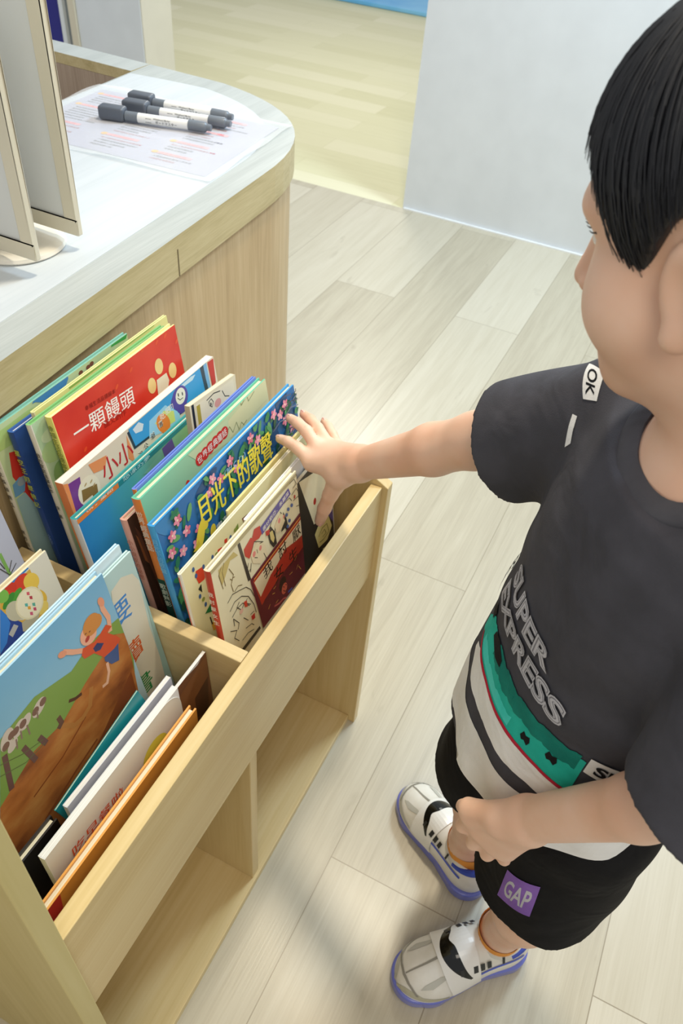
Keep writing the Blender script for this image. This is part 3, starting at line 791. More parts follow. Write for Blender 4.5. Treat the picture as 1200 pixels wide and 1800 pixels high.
  ('p','#33302c',[(0.1974,0.0028),(0.2036,0.0129),(0.2155,0.0627),(0.2078,0.0607)]),
  ('p','#6d2531',[(0.0691,0.0786),(0.2179,0.0696),(0.2468,0.186),(0.081,0.1812)]),
  ('p','#b8402c',[(0.0745,0.0857),(0.2134,0.0783),(0.2193,0.0964),(0.2404,0.1631),(0.1024,0.1314),(0.0857,0.1421)]),
  ('p','#6d2531',[(0.0815,0.1412),(0.1167,0.1343),(0.1796,0.1324),(0.2222,0.1255),(0.2449,0.1867),(0.081,0.1812)]),
  ('p','#ebd9b2',[(0.0764,0.0896),(0.2161,0.0825),(0.2235,0.1158),(0.1832,0.1086),(0.1533,0.0986),(0.1209,0.1114),(0.0859,0.1261)]),
  ('p','#c0392b',[(0.0832,0.1255),(0.1137,0.1101),(0.1526,0.1032),(0.1828,0.1114),(0.2231,0.1187),(0.2265,0.1324),(0.1711,0.1356),(0.133,0.128),(0.1167,0.1343),(0.085,0.1382)]),
  ('s','#e7a24a',[(0.0775,0.0845),(0.2136,0.0774),(0.2184,0.0905)],0.0018),
  ('c','#27211d','我',0.1092,0.0954,0.022,0.1),
  ('c','#27211d','討',0.1478,0.0948,0.022,0.1),
  ('c','#27211d','厭',0.185,0.0965,0.022,0.1),
  ('c','#27211d','女',0.1323,0.1231,0.024,0.1),
  ('c','#27211d','生',0.1711,0.1248,0.022,0.1),
  ('e','#3a2522',0.1384,0.1507,0.0095,0.012,0),
  ('e','#d9674f',0.1412,0.1623,0.0075,0.0095,0),
  ('s','#4a1f1c',[(0.139,0.1568),(0.1415,0.1603)],0.0012),
  ('s','#4a1f1c',[(0.1451,0.1581),(0.1477,0.1617)],0.0012),
  ('s','#4a1f1c',[(0.1378,0.1635),(0.1431,0.1698),(0.1481,0.1689)],0.0012),
  ('s','#d8a24a',[(0.1159,0.139),(0.1219,0.1393)],0.0012),
  ('s','#d8a24a',[(0.176,0.1568),(0.1815,0.1528)],0.0012),
  ('s','#d8a24a',[(0.1574,0.1508),(0.1652,0.1524)],0.0012),
  ('s','#d8a24a',[(0.1826,0.1571),(0.1878,0.1675)],0.0012),
  ('s','#d8a24a',[(0.0984,0.1605),(0.1036,0.1568)],0.0012),
  ('s','#d8a24a',[(0.1168,0.1678),(0.1231,0.1672)],0.0012),
  ('s','#d8a24a',[(0.1118,0.1449),(0.1173,0.148)],0.0012),
  ('s','#d8a24a',[(0.1739,0.1382),(0.1794,0.1343)],0.0012),
  ('s','#c9605a',[(0.1133,0.17),(0.1247,0.1757),(0.1355,0.1772),(0.1427,0.182)],0.003),
  ('s','#4a5fa8',[(0.1499,0.1775),(0.1594,0.1798)],0.004),
  ('st','#f3ead8','我討厭女生',0.032,0.0115),
 ],
 'girls2':[
  ('p','#ece0b8',[(0.0955,0.001),(0.2211,0.0401),(0.2242,0.1303),(0.1512,0.1823)]),
  ('p','#e9dcb5',[(0.1118,0.011),(0.1256,0.0183),(0.1285,0.0356),(0.1138,0.045),(0.1043,0.0295)]),
  ('p','#2c2a28',[(0.1238,0.101),(0.1676,0.1143),(0.214,0.1339),(0.2114,0.1673),(0.1617,0.1734),(0.138,0.1647)]),
  ('p','#ded28e',[(0.1266,0.1223),(0.1442,0.1099),(0.1708,0.1202),(0.1796,0.147),(0.1628,0.1624),(0.1353,0.1564)]),
  ('p','#5c4f96',[(0.1676,0.1143),(0.2148,0.123),(0.2265,0.1555),(0.1923,0.1575)]),
  ('p','#dcd2a0',[(0.1813,0.1083),(0.2001,0.1117),(0.2064,0.1302),(0.1874,0.1244)]),
  ('s','#6e6a3a',[(0.1377,0.1352),(0.1495,0.1279),(0.1641,0.1308),(0.1697,0.1505),(0.1506,0.152),(0.1398,0.1486)],0.0014),
  ('s','#6e6a3a',[(0.1467,0.137),(0.1561,0.1357),(0.1606,0.1464),(0.1495,0.1452)],0.0012),
  ('e','#b5332c',0.1336,0.0635,0.004,0.006,0),
 ],
 'eleph':[
  ('p','#b4d07f',[(0.006,0.0071),(0.0616,0.0062),(0.0973,0.0155),(0.0497,0.0355),(0.005,0.0305)]),
  ('p','#4a8cc0',[(0.0688,0.0026),(0.0774,-0.0043),(0.1333,-0.003),(0.133,0.0034),(0.1265,0.0095),(0.1099,0.0147),(0.0846,0.0096),(0.0743,0.0034)]),
  ('p','#3aa04f',[(0.2168,0.0028),(0.2235,-0.0063),(0.2481,-0.0083),(0.2528,-0.0001),(0.2472,0.0056)]),
  ('e','#7d4a2c',0.1551,0.0074,0.004,0.003,0),
  ('e','#7d4a2c',0.1696,0.0071,0.004,0.003,0),
  ('e','#7d4a2c',0.1767,0.0059,0.004,0.003,0),
  ('p','#d23a2c',[(0.0159,0.0396),(0.0272,0.0439),(0.0308,0.0826),(0.0288,0.1174),(0.0283,0.1501),(0.0216,0.1305),(0.0139,0.088),(0.0092,0.0714)]),
  ('p','#6fa3c8',[(0.0051,0.0814),(0.0181,0.0778),(0.0255,0.0859),(0.0186,0.1005),(0.0088,0.1003),(0.0025,0.0991)]),
  ('e','#9fa9ae',0.0199,0.0853,0.008,0.006,0),
  ('p','#5a98c4',[(0.0162,0.1647),(0.0293,0.1637),(0.0358,0.169),(0.029,0.1754),(0.0182,0.1703)]),
  ('p','#9fc0c0',[(0.0032,0.1023),(0.018,0.1019),(0.0269,0.1299),(0.0284,0.1798),(0.0278,0.2477),(0.0103,0.2262),(0.0011,0.1817)]),
  ('p','#c03028',[(0.0303,0.2261),(0.0355,0.2275),(0.0425,0.2612),(0.0364,0.2556)]),
  ('st','#3a3a34','動物愛上長頸鹿１',0.018,0.0115),
  ('st','#4a4a44','東方出版社',0.15,0.01),
 ],
 'blue':[
  ('st','#c8d24a','星空王國歷險記',0.024,0.0125),
  ('st','#8fa9d8','小天下',0.16,0.006),
 ],
 'green':[
  ('e','#a8c88a',0.0198,0.0474,0.02,0.015,0),
  ('e','#7fa86a',0.0205,0.0825,0.014,0.018,0),
  ('e','#c4d8b0',0.019,0.026,0.012,0.008,0),
  ('p','#4f9a5a',[(0.0921,0.0094),(0.2591,-0.005),(0.2583,0.0014),(0.0951,0.0153)]),
  ('st','#5a5648','我的家庭溫馨繪本',0.04,0.0072),
  ('st','#4a4640','快樂',0.118,0.0135),
 ],
 'yellow':[
  ('p','#8fae52',[(0.0602,-0.0006),(0.234,-0.0022),(0.2341,0.0013),(0.0608,0.003)]),
 ],
 'white':[
  ('t','#d9582f','吃早餐啦',0.026,0.0475,0.0194,-0.061,1.0),
  ('e','#e3d64a',0.1592,0.0526,0.022,0.022,0),
  ('p','#8a8a30',[(0.148,0.0558),(0.1673,0.0494),(0.1706,0.0579),(0.152,0.0655)]),
 ],
 'brown':[
  ('p','#8a5a36',[(0.1913,0.0199),(0.2593,0.0046),(0.2534,0.0544),(0.2257,0.0845),(0.2047,0.0677)]),
  ('p','#5a3a28',[(0.2253,0.0535),(0.255,0.0447),(0.2471,0.1074),(0.2245,0.0915)]),
  ('p','#ece8e0',[(0.2046,-0.0018),(0.2334,-0.0098),(0.2559,-0.0037),(0.2402,0.0039),(0.2199,0.001)]),
 ],
 'boy':[
  ('p','#7d9a4a',[(0.0859,0.0601),(0.134,0.0544),(0.181,0.0695),(0.2158,0.0609),(0.2351,0.0634),(0.2649,0.0685),(0.2691,0.0961),(0.249,0.169),(0.053,0.1288)]),
  ('p','#a8622f',[(0.053,0.1288),(0.1083,0.1104),(0.1481,0.1148),(0.1904,0.0993),(0.224,0.0903),(0.2453,0.0806),(0.2615,0.0948),(0.2456,0.2029),(0.2123,0.2689),(0.0916,0.2637),(0.0121,0.2142)]),
  ('p','#8a4a26',[(0.1161,0.2078),(0.1837,0.1829),(0.2487,0.1479),(0.2448,0.1964),(0.1848,0.2296),(0.0978,0.2495)]),
  ('s','#8f4c26',[(0.0836,0.2012),(0.1335,0.189),(0.1745,0.1814)],0.003),
  ('s','#8f4c26',[(0.1389,0.22),(0.1842,0.2059),(0.2224,0.2011)],0.0025),
  ('s','#8f4c26',[(0.0856,0.1597),(0.1312,0.1531),(0.1738,0.1382)],0.002),
  ('s','#b57a40',[(0.1456,0.1165),(0.1579,0.1327),(0.1703,0.1357),(0.1842,0.1312),(0.1937,0.1131)],0.006),
  ('s','#5a3a2a',[(0.1653,0.0995),(0.1721,0.1041),(0.1801,0.1063)],0.004),
  ('s','#6a4a3a',[(0.1465,0.1048),(0.147,0.1134),(0.1426,0.1155)],0.006),
  ('e','#c9bbae',0.1063,0.0691,0.01,0.006,0.6),
  ('e','#c9bbae',0.1152,0.0698,0.009,0.005399999999999999,0.6),
  ('e','#c9bbae',0.1333,0.0699,0.011,0.006599999999999999,0.5),
  ('e','#c9bbae',0.0913,0.0674,0.012,0.0072,0.8),
  ('e','#c9bbae',0.0931,0.0794,0.008,0.0048,0.5),
  ('e','#7a5a4c',0.1021,0.0682,0.005,0.004,0.5),
  ('e','#7a5a4c',0.097,0.0679,0.005,0.004,0.5),
  ('e','#7a5a4c',0.1117,0.0689,0.005,0.004,0.5),
  ('e','#7a5a4c',0.1284,0.0701,0.005,0.004,0.5),
  ('e','#7a5a4c',0.0871,0.073,0.005,0.004,0.5),
  ('e','#7a5a4c',0.1396,0.0685,0.005,0.004,0.5),
  ('s','#8a7264',[(0.1063,0.0739),(0.1038,0.0827)],0.002),
  ('s','#8a7264',[(0.1143,0.0751),(0.1127,0.0871)],0.002),
  ('s','#8a7264',[(0.1299,0.072),(0.1272,0.0798)],0.002),
  ('s','#8a7264',[(0.0986,0.0774),(0.0954,0.0874)],0.002),
  ('s','#6a4a42',[(0.0814,0.0819),(0.0715,0.1218)],0.0065),
  ('s','#6a4a42',[(0.101,0.0952),(0.1051,0.1209)],0.0065),
  ('s','#6a4a42',[(0.1196,0.1033),(0.1225,0.1152)],0.0065),
  ('s','#5f6b3a',[(0.0738,0.0854),(0.0973,0.0998),(0.1213,0.1086)],0.0009),
  ('s','#5f6b3a',[(0.0683,0.0968),(0.0955,0.1121),(0.1212,0.1144)],0.0009),
  ('s','#e2a688',[(0.2424,0.071),(0.2464,0.0543),(0.2436,0.0383),(0.2442,0.0302)],0.006),
  ('s','#e2a688',[(0.2056,0.0635),(0.1917,0.0509),(0.1825,0.0407)],0.006),
  ('e','#dd9576',0.1798,0.0412,0.006,0.004,-0.6),
  ('e','#dd9576',0.2447,0.0289,0.004,0.007,0.2),
  ('p','#cf5432',[(0.2034,0.0583),(0.2189,0.0643),(0.2287,0.063),(0.2397,0.0591),(0.2465,0.068),(0.238,0.0701),(0.2479,0.0861),(0.251,0.0932),(0.2421,0.1007),(0.2271,0.1014),(0.2136,0.0769),(0.2005,0.0715),(0.199,0.0644)]),
  ('p','#465a86',[(0.2233,0.0942),(0.2386,0.0969),(0.2461,0.0955),(0.2394,0.1172),(0.2287,0.1119),(0.2221,0.0995)]),
  ('p','#39406a',[(0.2145,0.0705),(0.2216,0.069),(0.2293,0.0774),(0.2222,0.0808),(0.2154,0.077)]),
  ('s','#e2b090',[(0.2236,0.1051),(0.2218,0.1167),(0.2143,0.1278),(0.2081,0.1264)],0.004),
  ('e','#e5a98e',0.2158,0.0502,0.0115,0.0125,0.4),
  ('e','#c98748',0.2236,0.0425,0.013,0.012,0.6),
  ('e','#c98748',0.2299,0.0446,0.009,0.009,0),
  ('e','#b0443a',0.2127,0.0532,0.004,0.0028,0.5),
  ('e','#7a4a38',0.2132,0.0457,0.0014,0.0008,0),
  ('e','#7a4a38',0.2186,0.0478,0.0014,0.0008,0),
 ],
 'want':[
  ('p','#d9d3be',[(0.1912,0.0228),(0.2097,0.0182),(0.2263,0.0272),(0.2324,0.0436),(0.2253,0.1133),(0.2258,0.1993),(0.2106,0.2755),(0.1477,0.1941)]),
  ('c','#3f86c8','要',0.1925,0.0586,0.034,0),
  ('c','#d2622f','讀',0.1905,0.1239,0.034,0),
  ('c','#2f8a4a','書',0.1877,0.1823,0.034,0),
  ('p','#9fc4bf',[(0.2426,0.0013),(0.2432,0.0131),(0.2391,0.2032),(0.2339,0.2109),(0.2229,0.2072),(0.2307,0.099),(0.2353,0.0417)]),
 ],
 'veg':[
  ('p','#2f7fc8',[(0.1871,0.0006),(0.2259,-0.0012),(0.2269,0.0021),(0.1849,0.0051)]),
  ('p','#d9a842',[(0.1835,0.0079),(0.2278,0.0038),(0.2272,0.02),(0.2287,0.0792),(0.1904,0.0999),(0.1486,0.0809)]),
  ('p','#2f4590',[(0.1781,0.0193),(0.1862,0.0361),(0.1946,0.0535),(0.1947,0.0717),(0.1835,0.0922),(0.1457,0.0869)]),
  ('p','#3b7fd0',[(0.1794,0.0165),(0.1821,0.0276),(0.1823,0.0408),(0.1692,0.0581),(0.1571,0.063)]),
  ('e','#d8402a',0.2114,0.0121,0.013,0.011,0.4),
  ('e','#cf3a28',0.1974,0.0072,0.009,0.008,0.4),
  ('e','#d8402a',0.1936,0.0118,0.006,0.006,0.4),
  ('e','#4f9a3a',0.2008,0.0188,0.01,0.005,0.4),
  ('e','#3f8a35',0.1914,0.0165,0.01,0.005,0.4),
  ('e','#7db84f',0.1876,0.0061,0.007,0.009,0.4),
  ('e','#e8c352',0.2236,0.0184,0.009,0.012,0.4),
  ('e','#e2b545',0.2237,0.0426,0.008,0.014,0.4),
  ('e','#e9cc6a',0.2229,0.0579,0.008,0.008,0.4),
  ('p','#cfc7b0',[(0.1876,0.0245),(0.1987,0.027),(0.2055,0.0337),(0.1972,0.0517),(0.1903,0.0447),(0.1862,0.0361)]),
  ('p','#b8ae94',[(0.1935,0.0523),(0.2049,0.0533),(0.2179,0.0592),(0.2092,0.0685),(0.1961,0.0686),(0.1904,0.0626)]),
  ('e','#c4bca2',0.1926,0.033,0.01,0.014,0.3),
  ('e','#e5d9b4',0.2114,0.0394,0.0175,0.021,0.3),
  ('e','#efe4c6',0.2114,0.0394,0.0155,0.019,0.3),
  ('p','#d8606a',[(0.2131,0.0246),(0.2163,0.0268),(0.2152,0.031),(0.2123,0.0282)]),
  ('p','#b8404a',[(0.2141,0.0316),(0.2173,0.0339),(0.2163,0.0381),(0.2133,0.0352)]),
  ('p','#5ab0a8',[(0.2058,0.0348),(0.209,0.0371),(0.2079,0.0413),(0.205,0.0384)]),
  ('p','#e3a33a',[(0.2073,0.0407),(0.2106,0.043),(0.2095,0.0472),(0.2065,0.0443)]),
  ('p','#5fae9a',[(0.2137,0.0417),(0.217,0.044),(0.2159,0.0483),(0.2129,0.0453)]),
  ('p','#d05a7a',[(0.2069,0.0491),(0.2101,0.0514),(0.209,0.0557),(0.2061,0.0527)]),
  ('p','#c84a6a',[(0.2127,0.0477),(0.2159,0.0501),(0.2148,0.0543),(0.2119,0.0514)]),
  ('p','#b9b5b0',[(0.175,0.0509),(0.185,0.0454),(0.1887,0.0518),(0.1775,0.058)]),
 ],
 'lav':[
  ('s','#7faf5a',[(0.2352,0.048),(0.2354,0.0658),(0.2359,0.0797)],0.004),
  ('s','#4a4a48',[(0.2308,0.0572),(0.2327,0.0678)],0.0011),
  ('s','#4a4a48',[(0.2359,0.0797),(0.2482,0.0727)],0.0011),
  ('s','#4a4a48',[(0.2361,0.0754),(0.2446,0.0651)],0.0011),
  ('s','#4a4a48',[(0.2278,0.0634),(0.2365,0.0821)],0.0011),
 ],
}

# ------------------------------------------------------------------ picture books
def page_mat(name, a, b_):
    mt, nt, b = new_mat(name)
    tc = N(nt, 'ShaderNodeTexCoord'); mp = N(nt, 'ShaderNodeMapping'); mp.inputs['Scale'].default_value = (2, 2600, 2)
    nz = N(nt, 'ShaderNodeTexNoise'); nz.inputs['Scale'].default_value = 1.0; nz.inputs['Detail'].default_value = 2
    nt.links.new(tc.outputs['Object'], mp.inputs['Vector']); nt.links.new(mp.outputs['Vector'], nz.inputs['Vector'])
    rp = ramp(nt, [(0.3, a), (0.7, b_)]); nt.links.new(nz.outputs['Fac'], rp.inputs['Fac']); nt.links.new(rp.outputs['Color'], b.inputs['Base Color'])
    b.inputs['Roughness'].default_value = 0.8
    return mt
M_pages = page_mat('page_edges', '#c9bd9c', '#efe6cd')
M_pagesw = page_mat('page_edges_white', '#cfcdc6', '#f1efe9')
M_pagesy = page_mat('page_edges_yellow', '#d8c673', '#f0e29a')

def book(key, label, front, spine, edge=None, back=None, hard=True, pages=None, zbot=None, extra=None, roundtr=0.0, tilt=0.0, group=None, topart=None):
    """a closed book standing on its lower edge, spine to the left, leaning back; local frame: x from the spine, y into the book, z up"""
    x0, x1, zt, yb, a, th = BOOKS[key]
    a = math.radians(a); w = x1 - x0
    if zbot is None: zbot = 0.4522 + th * math.sin(a)
    h = (zt - zbot) / math.cos(a)
    root = empty('picture_book', (x0, yb + (zbot - 0.458) * math.tan(a), zbot), label, 'book', group)
    root.rotation_euler = (-a, tilt, 0)
    t = 0.0022 if hard else 0.0005
    mf = plain(front, 0.32) if isinstance(front, str) else front
    ms = plain(spine, 0.35) if isinstance(spine, str) else spine
    me_ = plain(edge, 0.4) if isinstance(edge, str) else (edge or mf)
    mb_ = plain(back, 0.4) if isinstance(back, str) else (back or mf)
    f = MB()
    def board(y0, y1, mface, mrim, flip):
        pts = [(t * 0.6, 0), (w, 0)]
        if roundtr > 0 and not flip:
            for k in range(9):
                q = k / 8 * math.pi / 2; pts.append((w - roundtr + roundtr * math.cos(q), h - roundtr + roundtr * math.sin(q)))
        else: pts.append((w, h))
        pts.append((t * 0.6, h)); n = len(pts)
        vs = [(p[0], y0, p[1]) for p in pts] + [(p[0], y1, p[1]) for p in pts]
        f.add(vs, [tuple(range(n))], mface if not flip else mrim); f.add(vs, [tuple(range(2 * n - 1, n - 1, -1))], mrim if not flip else mface)
        f.add(vs, [(i, n + i, n + (i + 1) % n, (i + 1) % n) for i in range(n)], mrim)
    board(0.0, t, mf, me_, False); board(th - t, th, mb_, me_, True)
    # spine, slightly rounded outwards
    ns = 6; bulge = 0.0012 if hard else 0.0003
    prof = [(-bulge * math.sin(math.pi * k / ns), th * k / ns) for k in range(ns + 1)]
    inn = [(t, th - t), (t, t)]
    loop = prof + [(t * 0.6, th), (t, th - t), (t, t), (t * 0.6, 0)]
    n = len(loop)
    vs = [(p[0], p[1], 0) for p in loop] + [(p[0], p[1], h) for p in loop]
    f.add(vs, [tuple(range(n)), tuple(range(2 * n - 1, n - 1, -1))], me_)
    f.add(vs, [(i, n + i, n + (i + 1) % n, (i + 1) % n) for i in range(n)], ms)
    pr = Print(f, lambda u, v, l: (u, -l, h - v), w, h, 0.32)
    if extra: extra(pr, w, h)
    items = ART.get(key, [])
    pr.run([i for i in items if i[0] != 'st'])
    sp = Print(f, lambda u, v, l: (-bulge - 0.0002 - l, th - u, h - v), th, h)
    for it in items:
        if it[0] != 'st': continue
        v = it[3]
        for ch in it[2]:
            sp.char(it[1], ch, th / 2, v + it[4] / 2, min(it[4], th * 0.86)); v += it[4] * 1.06
    if topart: topart(pr, sp, w, h, th)
    f.build('cover', root)
    g = MB(); ins = 0.003 if hard else 0.0003
    wp = w - ins
    if roundtr > 0: pass
    g.box(t + 0.0003, wp, t + 0.0001, th - t - 0.0001, ins, h - ins, pages or M_pages)
    g.build('page_block', root)
    return root

random.seed(11)
def moon_art(pr, w, h):
    for k in range(60):
        pr.ell(random.choice(['#2a5f9f', '#3a78b8', '#2d6a8a', '#356fae', '#3f86c0', '#26507f']), random.uniform(0, w), random.uniform(0, h), random.uniform(.012, .035), random.uniform(.006, .02), random.uniform(0, 3))
    for k in range(26):
        u = random.uniform(0, w); v = random.uniform(0, h); a = random.uniform(-.3, 1.2); L = random.uniform(.03, .08)
        pts = [(u + L * q * math.cos(a) + .006 * math.sin(q * 7 + k), v - L * q * math.sin(a) + .008 * math.sin(q * 5)) for q in [i / 6 for i in range(7)]]
        if u > w * 0.72 or v > 0.09 or k % 3 == 0: pr.stroke(random.choice(['#39405f', '#4a4a63', '#2f3a52']), pts, random.uniform(.002, .006))
    for k in range(420):
        u = random.uniform(0, w); v = random.uniform(0, h) ** 1.0
        if 0.03 < v < 0.075 and 0.03 < u < w * 0.7 and random.random() < 0.6: continue
        pr.ell(random.choice(['#2f6b4a', '#3f8a55', '#4f9a63', '#27553f', '#6aa86a', '#2d7a5c']), u, v, random.uniform(.005, .012), random.uniform(.0025, .0055), random.uniform(0, 6), 10)
    fl = [(.02, .03), (.035, .018), (.012, .05), (.045, .042), (.03, .062), (.11, .012), (.125, .022), (.10, .025), (.15, .012), (.20, .010), (.215, .022), (.26, .010), (.275, .02), (.285, .035), (.30, .055), (.065, .055), (.055, .07), (.29, .012), (.02, .09), (.05, .10), (.16, .03)]
    for (u, v) in fl:
        for s in range(5):
            q = s * 1.2566 + u * 50; pr.ell(random.choice(['#e58fa8', '#d9748f', '#f0a8ba']), u + .0042 * math.cos(q), v + .0042 * math.sin(q), .0038, .0026, -q)
        pr.ell('#f3e3c0', u, v, .0014, .0014)
    for k in range(14): pr.ell(random.choice(['#3c4468', '#555c86', '#2d3350']), random.uniform(0, w * .6), random.uniform(.10, .15), random.uniform(.01, .025), random.uniform(.003, .007), random.uniform(-.4, .4))
    for k in range(26):
        u = random.uniform(w * 0.78, w); v = random.uniform(0, .1); pr.stroke(random.choice(['#55566b', '#6a7590', '#3d3f52']), [(u, v), (u + .02, v - .004), (u + .04, v + .003)], .0016)
def lines_art(pr, w, h):
    pass

M_teal = grad('teal_gradient', 'X', 0.0, 0.33, [(0.0, '#2f86cc'), (0.16, '#3f9fd0'), (0.34, '#56b7b8'), (0.55, '#86c6a6'), (0.8, '#9fd08a')], 0.35, 0.05, 9)
M_mint = grad('mint_gradient', 'X', 0.0, 0.28, [(0.0, '#8ad0ac'), (0.35, '#a5d2a8'), (0.7, '#d2d9a8'), (1.0, '#e4deb0')], 0.35, 0.03, 9)
M_sky = grad('painted_sky', 'Z', 0.14, 0.33, [(0.0, '#b9d3d8'), (0.5, '#8fbcd2'), (1.0, '#6fa8cc')], 0.4, 0.03, 14)
M_eleph = mixed('pale_green_wash', '#b9cf9a', '#cfdca8', 9, 0.4)
M_soil = mixed('painted_soil', '#7d4220', '#b06a32', 16, 0.45, 0.3, 0.7, 6, (1, 1, 2.2), '#c48a4a')
M_red = mixed('red_print', '#cf3426', '#dc4430', 14, 0.35)
M_green = mixed('pale_watercolour', '#a9c9a0', '#c3d8b6', 22, 0.4)

def spineband(col, v0, v1):
    def fn(pr, sp, w, h, th):
        sp.lay = 0.00005; sp.poly(col, [(0, v0), (th, v0), (th, v1), (0, v1)])
    return fn
def mint_top(pr, sp, w, h, th):
    l = sp.lay; sp.lay = 0.00002; sp.poly('#1f4f44', [(0, .128), (th, .128), (th, h), (0, h)]); sp.lay = l
def dots_top(pr, sp, w, h, th):
    sp.poly('#e0503f', [(th * .38, 0.004), (th * .62, 0.004), (th * .62, h), (th * .38, h)])
def orange_top(pr, sp, w, h, th):
    pr.poly('#c9302c', [(0, 0), (.03, 0), (.012, h), (0, h)]); pr.poly('#e8e0d8', [(.010, .035), (.014, .035), (.014, .040), (.010, .040)])
    sp.poly('#c9302c', [(0, 0), (th, 0), (th, h), (0, h)])

B = {}
G = None
B['girls'] = book('girls', 'cream picture book of line-drawn girls with red spine and maroon title panel', '#eadfb9', '#c0402c', '#d9cfae', hard=True, pages=M_pagesw)
B['girls2'] = book('girls2', 'dark and cream book edge with a lemon shape, just under the child\'s thumb', '#2f2d2a', '#3a3632', '#cfc7b0', hard=False)
B['ring'] = book('ring', 'plain white thin book behind the line-drawn girls cover, under the child\'s palm', '#e6e6e2', '#e9e9e6', '#f0f0ee', hard=True, pages=M_pagesw)
B['dots'] = book('dots', 'cream book sprinkled with coloured paper scraps, white spine with a red stripe', '#ece3b6', '#ece8da', '#e6dfc6', hard=True, topart=dots_top)
B['cream'] = book('cream', 'thin pale-yellow book in front of the blue flowered cover, its blank top edge showing', '#e9dd9c', '#efe6b4', '#efe6b4', hard=False, pages=M_pagesy)
B['moon'] = book('moon', 'blue picture book with pink blossoms, yellow birds and a yellow title', '#2f6fae', '#4aa3dc', '#3a9ad8', hard=True, extra=moon_art)
B['mint'] = book('mint', 'mint-green storybook with a row of red title circles and an orange-and-green spine', M_mint, '#e88a44', '#63bfa0', hard=True, topart=mint_top)
B['peri'] = book('peri', 'thin periwinkle-blue edged book directly behind the mint-green storybook', '#6f86d2', '#e08a4a', '#6a86d8', hard=True, pages=M_pagesw)
B['pink'] = book('pink', 'book with a salmon-pink spine and dark brown cover left of the orange spine', '#4a3026', '#e6b0a0', '#e6b4a4', hard=True)
B['small'] = book('small', 'small cream booklet with a sketched face, tilted behind the periwinkle edge', '#e9dfbf', '#c9bd9c', '#cfc4a6', hard=False, tilt=0.12, zbot=0.470)
B['teal'] = book('teal', 'book with blue-to-green misty cover and an orange and teal strip along its top', M_teal, '#dfe0e2', '#2f9a9c', hard=True)
B['paper'] = book('paper', 'thick paperback with red title, cow badge and a sky-blue picture panel', '#e6d9c2', '#e88a58', '#e9dfcc', hard=False, pages=M_pagesw)
B['red'] = book('red', 'bright red picture book with white title and cream buns, yellow spine', M_red, '#e6de7a', '#efe7a0', hard=True)
B['green'] = book('green', 'pale green watercolour book with a white spine behind the red one', M_green, '#e4e0d2', '#7fc07a', hard=True)
B['yellow'] = book('yellow', 'pale yellow-green book with a plain cream spine, second behind the red one', '#e2dc92', '#e4dcb4', '#dfe0a2', hard=True)
B['blue'] = book('blue', 'dark blue book with a yellow-green title down its spine', '#2b4a86', '#26488c', '#2d5aa6', hard=True, pages=M_pagesw)
B['eleph'] = book('eleph', 'tall pale-green picture book with blue elephant, leaning on the counter at the back', M_eleph, '#e6e2d0', '#86c4b8', hard=True)
B['orange'] = book('orange', 'orange hardcover with a red spine standing against the front rail', '#e0983e', '#c9302c', '#e3a04a', hard=True, topart=orange_top)
B['white'] = book('white', 'white book with rounded corner, orange lettering and a yellow sticker', '#e2dccb', '#eceae4', '#f0efec', hard=False, roundtr=0.028, pages=M_pagesw)
B['brown'] = book('brown', 'brown-covered book showing past the rounded corner of the white one', '#7d5236', '#e9e7e2', '#eceae6', hard=False, pages=M_pagesw)
B['wpaper'] = book('wpaper', 'plain white paperback between the teal sheet book and the white hardcover', '#dfe2ec', '#e6e8f0', '#e4e6ee', hard=False, pages=M_pagesw)
B['tealthin'] = book('tealthin', 'thin teal book leaning tilted in front of the painted field cover', '#1f8f96', '#1f7f86', '#39a0a4', hard=False, tilt=-0.2, zbot=0.475)
def boy_extra(pr, w, h): pass
for it in ART['boy']:
    pass
ART['boy'] = [(it[0], M_soil) + tuple(it[2:]) if it[0] == 'p' and it[1] == '#a8622f' else it for it in ART['boy']]
B['boy'] = book('boy', 'large picture book painted with a leaping child above a brown field and cows', M_sky, '#9cc4e0', '#a6cfe8', hard=True, pages=M_pages)
B['want'] = book('want', 'pale teal book with a cream panel and big blue, orange and green characters', '#b5d0cc', '#d2603a', '#c3dbd8', hard=True)
B['lblue'] = book('lblue', 'thin book with light-blue top edge behind the pale teal one', '#cfe0e6', '#b8d8ea', '#c3e0f0', hard=True)
B['veg'] = book('veg', 'white card-covered book with a photo of vegetables, pasta and a jar', '#ddd7c6', '#e0d8c2', '#e2d7b8', hard=True)
B['lav'] = book('lav', 'lavender-grey book with a green stem drawing at the left edge', '#b9bccb', '#c6c8d4', '#cfd0da', hard=True)
B['black'] = book('black', 'black book in the dark near corner of the bin, left of the white spine', '#1c1a1a', '#232020', '#2a2626', hard=True)

